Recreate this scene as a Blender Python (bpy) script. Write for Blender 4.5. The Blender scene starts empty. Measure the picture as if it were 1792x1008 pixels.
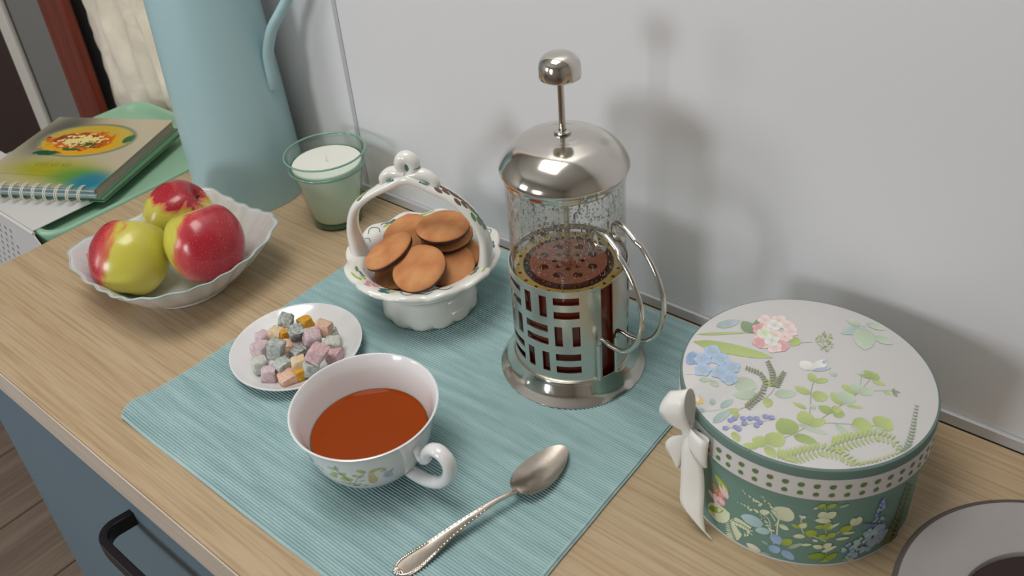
import bpy, bmesh, math, random
from mathutils import Vector, Matrix, noise
R = math.radians
scene = bpy.context.scene
COLL = scene.collection

# ------------------------------------------------------------------ camera
cam_d = bpy.data.cameras.new('camera')
cam_o = bpy.data.objects.new('camera', cam_d)
COLL.objects.link(cam_o)
CAM_ROT = ((0.7794, 0.6224, -0.0717), (0.2906, -0.4604, -0.8388), (-0.5551, 0.6329, -0.5397))
right, down, fwd = (Vector(v).normalized() for v in CAM_ROT)
rm = Matrix((right, -down, -fwd)).transposed().to_4x4()
rm.translation = (0.3696, -0.6106, 0.56)
cam_o.matrix_world = rm
cam_d.sensor_width = 36.0
cam_d.lens = 1539.45 * 36.0 / 1792.0
cam_d.shift_y = -120.0 / 1792.0
cam_d.clip_start = 0.01
cam_d.dof.use_dof = True
cam_d.dof.focus_distance = 0.80
cam_d.dof.aperture_fstop = 11.0
scene.camera = cam_o

# ------------------------------------------------------------------ world, lights, exposure
world = bpy.data.worlds.new('world')
scene.world = world
world.use_nodes = True
world.node_tree.nodes['Background'].inputs[0].default_value = (0.62, 0.66, 0.72, 1)
world.node_tree.nodes['Background'].inputs[1].default_value = 0.5
scene.view_settings.view_transform = 'Standard'
scene.view_settings.look = 'None'
scene.view_settings.gamma = 1.0
scene.view_settings.exposure = 0.0
scene.view_settings.use_curve_mapping = False
scene.cycles.transparent_max_bounces = 40
scene.cycles.max_bounces = 14


def area_light(name, loc, target, sx, sy, power, col, spread=180):
    d = bpy.data.lights.new(name, 'AREA')
    d.shape = 'RECTANGLE'
    d.size, d.size_y = sx, sy
    d.energy = power
    d.color = col
    d.spread = R(spread)
    o = bpy.data.objects.new(name, d)
    COLL.objects.link(o)
    o.location = loc
    o.rotation_euler = (Vector(target) - Vector(loc)).to_track_quat('-Z', 'Y').to_euler()
    return o


# daylight entering through the two windows of the opposite wall
area_light('daylight_window_main', (-0.42, -2.56, 0.50), (-0.42, 0.0, 0.50), 0.46, 0.62, 14.5, (0.91, 0.955, 1.0))
area_light('daylight_window_side', (-1.75, -2.56, 0.62), (-1.75, 0.0, 0.62), 0.70, 0.95, 12, (0.88, 0.94, 1.0))
# unseen overhead fill, added to brighten the worktop and what stands on it
area_light('overhead_fill_light', (-0.22, -0.48, 1.57), (-0.22, -0.48, 0.0), 0.7, 0.7, 11.5, (1.0, 0.975, 0.94))


# ------------------------------------------------------------------ helpers
def lin(c):
    c = c / 255.0
    return c / 12.92 if c <= 0.04045 else ((c + 0.055) / 1.055) ** 2.4


def rgb(r, g, b, k=1.0):
    return tuple(min(0.92, lin(v) / k) for v in (r, g, b)) + (1.0,)


def new_mat(name):
    m = bpy.data.materials.new(name)
    m.use_nodes = True
    nt = m.node_tree
    return m, nt, nt.nodes['Principled BSDF']


def N(nt, t, **kw):
    n = nt.nodes.new(t)
    for k, v in kw.items():
        setattr(n, k, v)
    return n


def mat(name, col, rough=0.5, metal=0.0, coat=0.0, var=0.0, scale=40.0, bump=0.0, spec=None, sub=0.0, sheen=0.0):
    m, nt, b = new_mat(name)
    b.inputs['Base Color'].default_value = col
    b.inputs['Roughness'].default_value = rough
    b.inputs['Metallic'].default_value = metal
    b.inputs['Coat Weight'].default_value = coat
    b.inputs['Coat Roughness'].default_value = 0.05
    if spec is not None:
        b.inputs['Specular IOR Level'].default_value = spec
    if sub:
        b.inputs['Subsurface Weight'].default_value = sub
        b.inputs['Subsurface Radius'].default_value = (0.006, 0.004, 0.003)
    if sheen:
        b.inputs['Sheen Weight'].default_value = sheen
    if var or bump:
        tc = N(nt, 'ShaderNodeTexCoord')
        nz = N(nt, 'ShaderNodeTexNoise')
        nz.inputs['Scale'].default_value = scale
        nz.inputs['Detail'].default_value = 5
        nt.links.new(tc.outputs['Object'], nz.inputs['Vector'])
        if var:
            mx = N(nt, 'ShaderNodeMix', data_type='RGBA')
            mx.inputs['A'].default_value = tuple(c * (1 - var) for c in col[:3]) + (1,)
            mx.inputs['B'].default_value = tuple(min(1, c * (1 + var)) for c in col[:3]) + (1,)
            nt.links.new(nz.outputs['Fac'], mx.inputs['Factor'])
            nt.links.new(mx.outputs['Result'], b.inputs['Base Color'])
        if bump:
            bp = N(nt, 'ShaderNodeBump')
            bp.inputs['Strength'].default_value = bump
            bp.inputs['Distance'].default_value = 0.002
            nt.links.new(nz.outputs['Fac'], bp.inputs['Height'])
            nt.links.new(bp.outputs['Normal'], b.inputs['Normal'])
    return m


def wood_mat(name, dark, light, line, axis=0, rough=0.45, sc=1.0, bump=0.15):
    """long-grained wood: stretched noise bands plus fine pores, grain along the given axis"""
    m, nt, b = new_mat(name)
    b.inputs['Roughness'].default_value = rough
    tc = N(nt, 'ShaderNodeTexCoord')
    mp = N(nt, 'ShaderNodeMapping')
    s = [44.0 * sc, 44.0 * sc, 44.0 * sc]
    s[axis] = 2.0 * sc
    mp.inputs['Scale'].default_value = s
    nt.links.new(tc.outputs['Object'], mp.inputs['Vector'])
    n1 = N(nt, 'ShaderNodeTexNoise')
    n1.inputs['Scale'].default_value = 1.3
    n1.inputs['Detail'].default_value = 6
    n1.inputs['Distortion'].default_value = 0.7
    nt.links.new(mp.outputs['Vector'], n1.inputs['Vector'])
    cr = N(nt, 'ShaderNodeValToRGB')
    cr.color_ramp.elements[0].position = 0.28
    cr.color_ramp.elements[0].color = dark
    cr.color_ramp.elements[1].position = 0.66
    cr.color_ramp.elements[1].color = light
    nt.links.new(n1.outputs['Fac'], cr.inputs['Fac'])
    mp2 = N(nt, 'ShaderNodeMapping')
    s2 = [330.0 * sc, 330.0 * sc, 330.0 * sc]
    s2[axis] = 9.0 * sc
    mp2.inputs['Scale'].default_value = s2
    nt.links.new(tc.outputs['Object'], mp2.inputs['Vector'])
    n2 = N(nt, 'ShaderNodeTexNoise')
    n2.inputs['Scale'].default_value = 1.0
    n2.inputs['Detail'].default_value = 3
    nt.links.new(mp2.outputs['Vector'], n2.inputs['Vector'])
    r2 = N(nt, 'ShaderNodeValToRGB')
    r2.color_ramp.elements[0].position = 0.36
    r2.color_ramp.elements[0].color = (1, 1, 1, 1)
    r2.color_ramp.elements[1].position = 0.56
    r2.color_ramp.elements[1].color = (0, 0, 0, 1)
    nt.links.new(n2.outputs['Fac'], r2.inputs['Fac'])
    ml = N(nt, 'ShaderNodeMath', operation='MULTIPLY')
    ml.inputs[1].default_value = 0.42
    nt.links.new(r2.outputs['Color'], ml.inputs[0])
    mx = N(nt, 'ShaderNodeMix', data_type='RGBA')
    nt.links.new(ml.outputs[0], mx.inputs['Factor'])
    nt.links.new(cr.outputs['Color'], mx.inputs['A'])
    mx.inputs['B'].default_value = line
    nt.links.new(mx.outputs['Result'], b.inputs['Base Color'])
    bp = N(nt, 'ShaderNodeBump')
    bp.inputs['Strength'].default_value = bump
    bp.inputs['Distance'].default_value = 0.0006
    nt.links.new(n2.outputs['Fac'], bp.inputs['Height'])
    nt.links.new(bp.outputs['Normal'], b.inputs['Normal'])
    return m


def glass_mat(name, tint, refl=1.0):
    """thin clear glass: tinted see-through plus fresnel reflection"""
    m, nt, b = new_mat(name)
    nt.nodes.remove(b)
    out = nt.nodes['Material Output']
    tr = N(nt, 'ShaderNodeBsdfTransparent')
    tr.inputs[0].default_value = tint
    gl = N(nt, 'ShaderNodeBsdfGlossy')
    gl.inputs['Roughness'].default_value = 0.02
    lw = N(nt, 'ShaderNodeLayerWeight')
    lw.inputs['Blend'].default_value = 0.5
    pw = N(nt, 'ShaderNodeMath', operation='POWER')
    pw.inputs[1].default_value = 4.0
    nt.links.new(lw.outputs['Facing'], pw.inputs[0])
    mu = N(nt, 'ShaderNodeMath', operation='MULTIPLY_ADD')
    mu.inputs[1].default_value = 0.55 * refl
    mu.inputs[2].default_value = 0.03 * refl
    nt.links.new(pw.outputs[0], mu.inputs[0])
    mx = N(nt, 'ShaderNodeMixShader')
    nt.links.new(mu.outputs[0], mx.inputs[0])
    nt.links.new(tr.outputs[0], mx.inputs[1])
    nt.links.new(gl.outputs[0], mx.inputs[2])
    nt.links.new(mx.outputs[0], out.inputs[0])
    return m


class MB:
    """collects vertices and faces of one mesh"""

    def __init__(self):
        self.v = []
        self.f = []
        self.c = []

    def add(self, vs, fs, col=None):
        o = len(self.v)
        self.v += [tuple(p) for p in vs]
        self.f += [tuple(i + o for i in f) for f in fs]
        if col is not None:
            self.c += [col] * len(vs) if not isinstance(col, list) else col
        return self

    def box(self, x0, y0, z0, x1, y1, z1):
        return self.add([(x0, y0, z0), (x1, y0, z0), (x1, y1, z0), (x0, y1, z0), (x0, y0, z1), (x1, y0, z1), (x1, y1, z1), (x0, y1, z1)],
                        [(0, 3, 2, 1), (4, 5, 6, 7), (0, 1, 5, 4), (1, 2, 6, 5), (2, 3, 7, 6), (3, 0, 4, 7)])

    def lathe(self, prof, seg=64, fn=None, a0=0.0, a1=360.0, close=False):
        """prof: list of (r, z); fn(theta, r, z, t) -> (r, z)"""
        full = abs(a1 - a0) >= 359.99
        n = seg if full else seg + 1
        vs = []
        for i in range(n):
            th = R(a0 + (a1 - a0) * i / seg)
            for k, (r, z) in enumerate(prof):
                if fn:
                    r, z = fn(th, r, z, k / (len(prof) - 1))
                vs.append((r * math.cos(th), r * math.sin(th), z))
        m = len(prof)
        fs = []
        for i in range(seg if full else seg):
            j = (i + 1) % n
            for k in range(m - 1 + (1 if close else 0)):
                k2 = (k + 1) % m
                fs.append((i * m + k, j * m + k, j * m + k2, i * m + k2))
        return self.add(vs, fs)

    def tube(self, path, rad, seg=10, caps=True, up=None, flat=1.0):
        """round (or flattened) tube along a path; rad: number or list"""
        P = [Vector(p) for p in path]
        n = len(P)
        T = []
        for i in range(n):
            t = P[min(i + 1, n - 1)] - P[max(i - 1, 0)]
            T.append(t.normalized())
        u = Vector(up) if up else (Vector((0, 0, 1)) if abs(T[0].z) < 0.9 else Vector((1, 0, 0)))
        vs = []
        for i in range(n):
            t = T[i]
            u = (u - t * u.dot(t)).normalized()
            w = t.cross(u)
            r = rad[i] if isinstance(rad, (list, tuple)) else rad
            for k in range(seg):
                a = 2 * math.pi * k / seg
                vs.append(P[i] + u * (math.cos(a) * r * flat) + w * (math.sin(a) * r))
        fs = []
        for i in range(n - 1):
            for k in range(seg):
                k2 = (k + 1) % seg
                fs.append((i * seg + k, i * seg + k2, (i + 1) * seg + k2, (i + 1) * seg + k))
        if caps:
            fs.append(tuple(range(seg - 1, -1, -1)))
            fs.append(tuple((n - 1) * seg + k for k in range(seg)))
        return self.add(vs, fs)

    def grid(self, nu, nv, fn):
        vs = [fn(i / nu, j / nv) for i in range(nu + 1) for j in range(nv + 1)]
        fs = [(i * (nv + 1) + j, (i + 1) * (nv + 1) + j, (i + 1) * (nv + 1) + j + 1, i * (nv + 1) + j + 1) for i in range(nu) for j in range(nv)]
        return self.add(vs, fs)

    def xf(self, mtx):
        self.v = [tuple(mtx @ Vector(p)) for p in self.v]
        return self

    def build(self, name, material, parent=None, loc=None, sharp=40, bevel=0.0, solid=0.0, sub=0, kind=None, label=None):
        me = bpy.data.meshes.new(name)
        me.from_pydata(self.v, [], self.f)
        me.validate()
        if not self.c:
            bm = bmesh.new()
            bm.from_mesh(me)
            bmesh.ops.remove_doubles(bm, verts=bm.verts, dist=1e-7)
            bmesh.ops.recalc_face_normals(bm, faces=bm.faces)
            bm.to_mesh(me)
            bm.free()
        if sharp is not None:
            for p in me.polygons:
                p.use_smooth = True
            me.set_sharp_from_angle(angle=R(sharp))
        if self.c and len(self.c) == len(me.vertices):
            at = me.color_attributes.new('print', 'FLOAT_COLOR', 'POINT')
            for i, c in enumerate(self.c):
                at.data[i].color = c
        o = bpy.data.objects.new(name, me)
        COLL.objects.link(o)
        if material:
            me.materials.append(material)
        if parent:
            o.parent = parent
        if loc:
            o.location = loc
        if bevel:
            md = o.modifiers.new('bevel', 'BEVEL')
            md.width = bevel
            md.segments = 2
            md.limit_method = 'ANGLE'
            md.angle_limit = R(40)
        if solid:
            md = o.modifiers.new('solid', 'SOLIDIFY')
            md.thickness = solid
            md.offset = 0
        if sub:
            md = o.modifiers.new('sub', 'SUBSURF')
            md.levels = md.render_levels = sub
        if kind:
            o['kind'] = kind
        if label:
            o['label'] = label
        return o


def tag(o, label, cat, group=None):
    o['label'] = label
    o['category'] = cat
    if group:
        o['group'] = group
    return o


def struct(o):
    o['kind'] = 'structure'
    return o


def thing(name, label, cat, loc=(0, 0, 0), rz=0.0, group=None):
    o = bpy.data.objects.new(name, None)
    o.empty_display_size = 0.02
    COLL.objects.link(o)
    o.location = loc
    o.rotation_euler = (0, 0, rz)
    return tag(o, label, cat, group)


def cr_spline(pts, n=8):
    """Catmull-Rom through points of any dimension"""
    out = []
    P = [tuple(p) for p in pts]
    for i in range(len(P) - 1):
        p0, p1, p2, p3 = P[max(i - 1, 0)], P[i], P[i + 1], P[min(i + 2, len(P) - 1)]
        for k in range(n):
            t = k / n
            out.append(tuple(0.5 * (2 * b + (c - a) * t + (2 * a - 5 * b + 4 * c - d) * t * t + (3 * b - a - 3 * c + d) * t ** 3) for a, b, c, d in zip(p0, p1, p2, p3)))
    out.append(P[-1])
    return out


def print_mat(name, rough=0.6, coat=0.0):
    m, nt, b = new_mat(name)
    b.inputs['Roughness'].default_value = rough
    b.inputs['Coat Weight'].default_value = coat
    at = N(nt, 'ShaderNodeAttribute', attribute_name='print')
    nt.links.new(at.outputs['Color'], b.inputs['Base Color'])
    return m


class Print:
    """flat printed shapes laid on a surface by a mapping (u, v, lift) -> point"""

    def __init__(self, place, k=1.0, lift=0.00012, asp=1.0, step=2.5e-6, wash=0.0):
        self.mb = MB()
        self.place, self.k, self.lift, self.asp, self.step = place, k, lift, asp, step
        self.n = 0
        self.wash = wash

    def ink(self, c):
        # watercolour ink: thinned with the white of the paper
        q = rgb(*COL[c], k=self.k)
        return tuple(v * (1 - self.wash) + 0.74 * self.wash for v in q[:3]) + (1,)

    def poly(self, uv, cols):
        h = self.lift + self.n * self.step
        self.n += 1
        m = len(uv)
        cu = sum(p[0] for p in uv) / m
        cv = sum(p[1] for p in uv) / m
        vs = [self.place(cu, cv, h)] + [self.place(u, v, h) for u, v in uv]
        ca = tuple(sum(c[i] for c in cols) / m for i in range(4))
        self.mb.add(vs, [(0, i + 1, (i + 1) % m + 1) for i in range(m)], [ca] + list(cols))

    def leaf(self, c, u0, v0, u1, v1, w):
        """pointed-round leaf from base to tip; asp scales v into the unit of u"""
        col = self.ink(c)
        a = self.asp
        dx, dy = u1 - u0, (v1 - v0) * a
        px, py = -dy * w * 0.6, dx * w * 0.6
        uv, cols = [], []
        n = 7
        for k in range(n + 1):
            t = k / n
            s = math.sin(math.pi * t ** 0.85) ** 0.62 if 0 < t < 1 else 0.0
            uv.append((u0 + dx * t + px * s, v0 + (dy * t + py * s) / a))
            g = 0.86 + 0.22 * t
            cols.append((col[0] * g, col[1] * g, col[2] * g, 1))
        for k in range(n - 1, 0, -1):
            t = k / n
            s = math.sin(math.pi * t ** 0.85) ** 0.62
            uv.append((u0 + dx * t - px * s, v0 + (dy * t - py * s) / a))
            g = 0.94 + 0.22 * t
            cols.append((col[0] * g, col[1] * g, col[2] * g, 1))
        self.poly(uv, cols)

    def stem(self, c, flat, w):
        col = self.ink(c)
        a = self.asp
        P = cr_spline([(flat[i], flat[i + 1] * a) for i in range(0, len(flat), 2)], 5)
        h = self.lift + self.n * self.step
        self.n += 1
        vs, fs = [], []
        for i, p in enumerate(P):
            q0, q1 = P[max(i - 1, 0)], P[min(i + 1, len(P) - 1)]
            dx, dy = q1[0] - q0[0], q1[1] - q0[1]
            L = math.hypot(dx, dy) or 1
            px, py = -dy / L * w / 2, dx / L * w / 2
            vs += [self.place(p[0] + px, (p[1] + py) / a, h), self.place(p[0] - px, (p[1] - py) / a, h)]
        for i in range(len(P) - 1):
            fs.append((2 * i, 2 * i + 1, 2 * i + 3, 2 * i + 2))
        self.mb.add(vs, fs, [col] * len(vs))

    def draw(self, data):
        for d in data:
            if d[0] == 'S':
                self.stem(d[1], d[2], d[3])
            else:
                self.leaf(*d)


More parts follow.
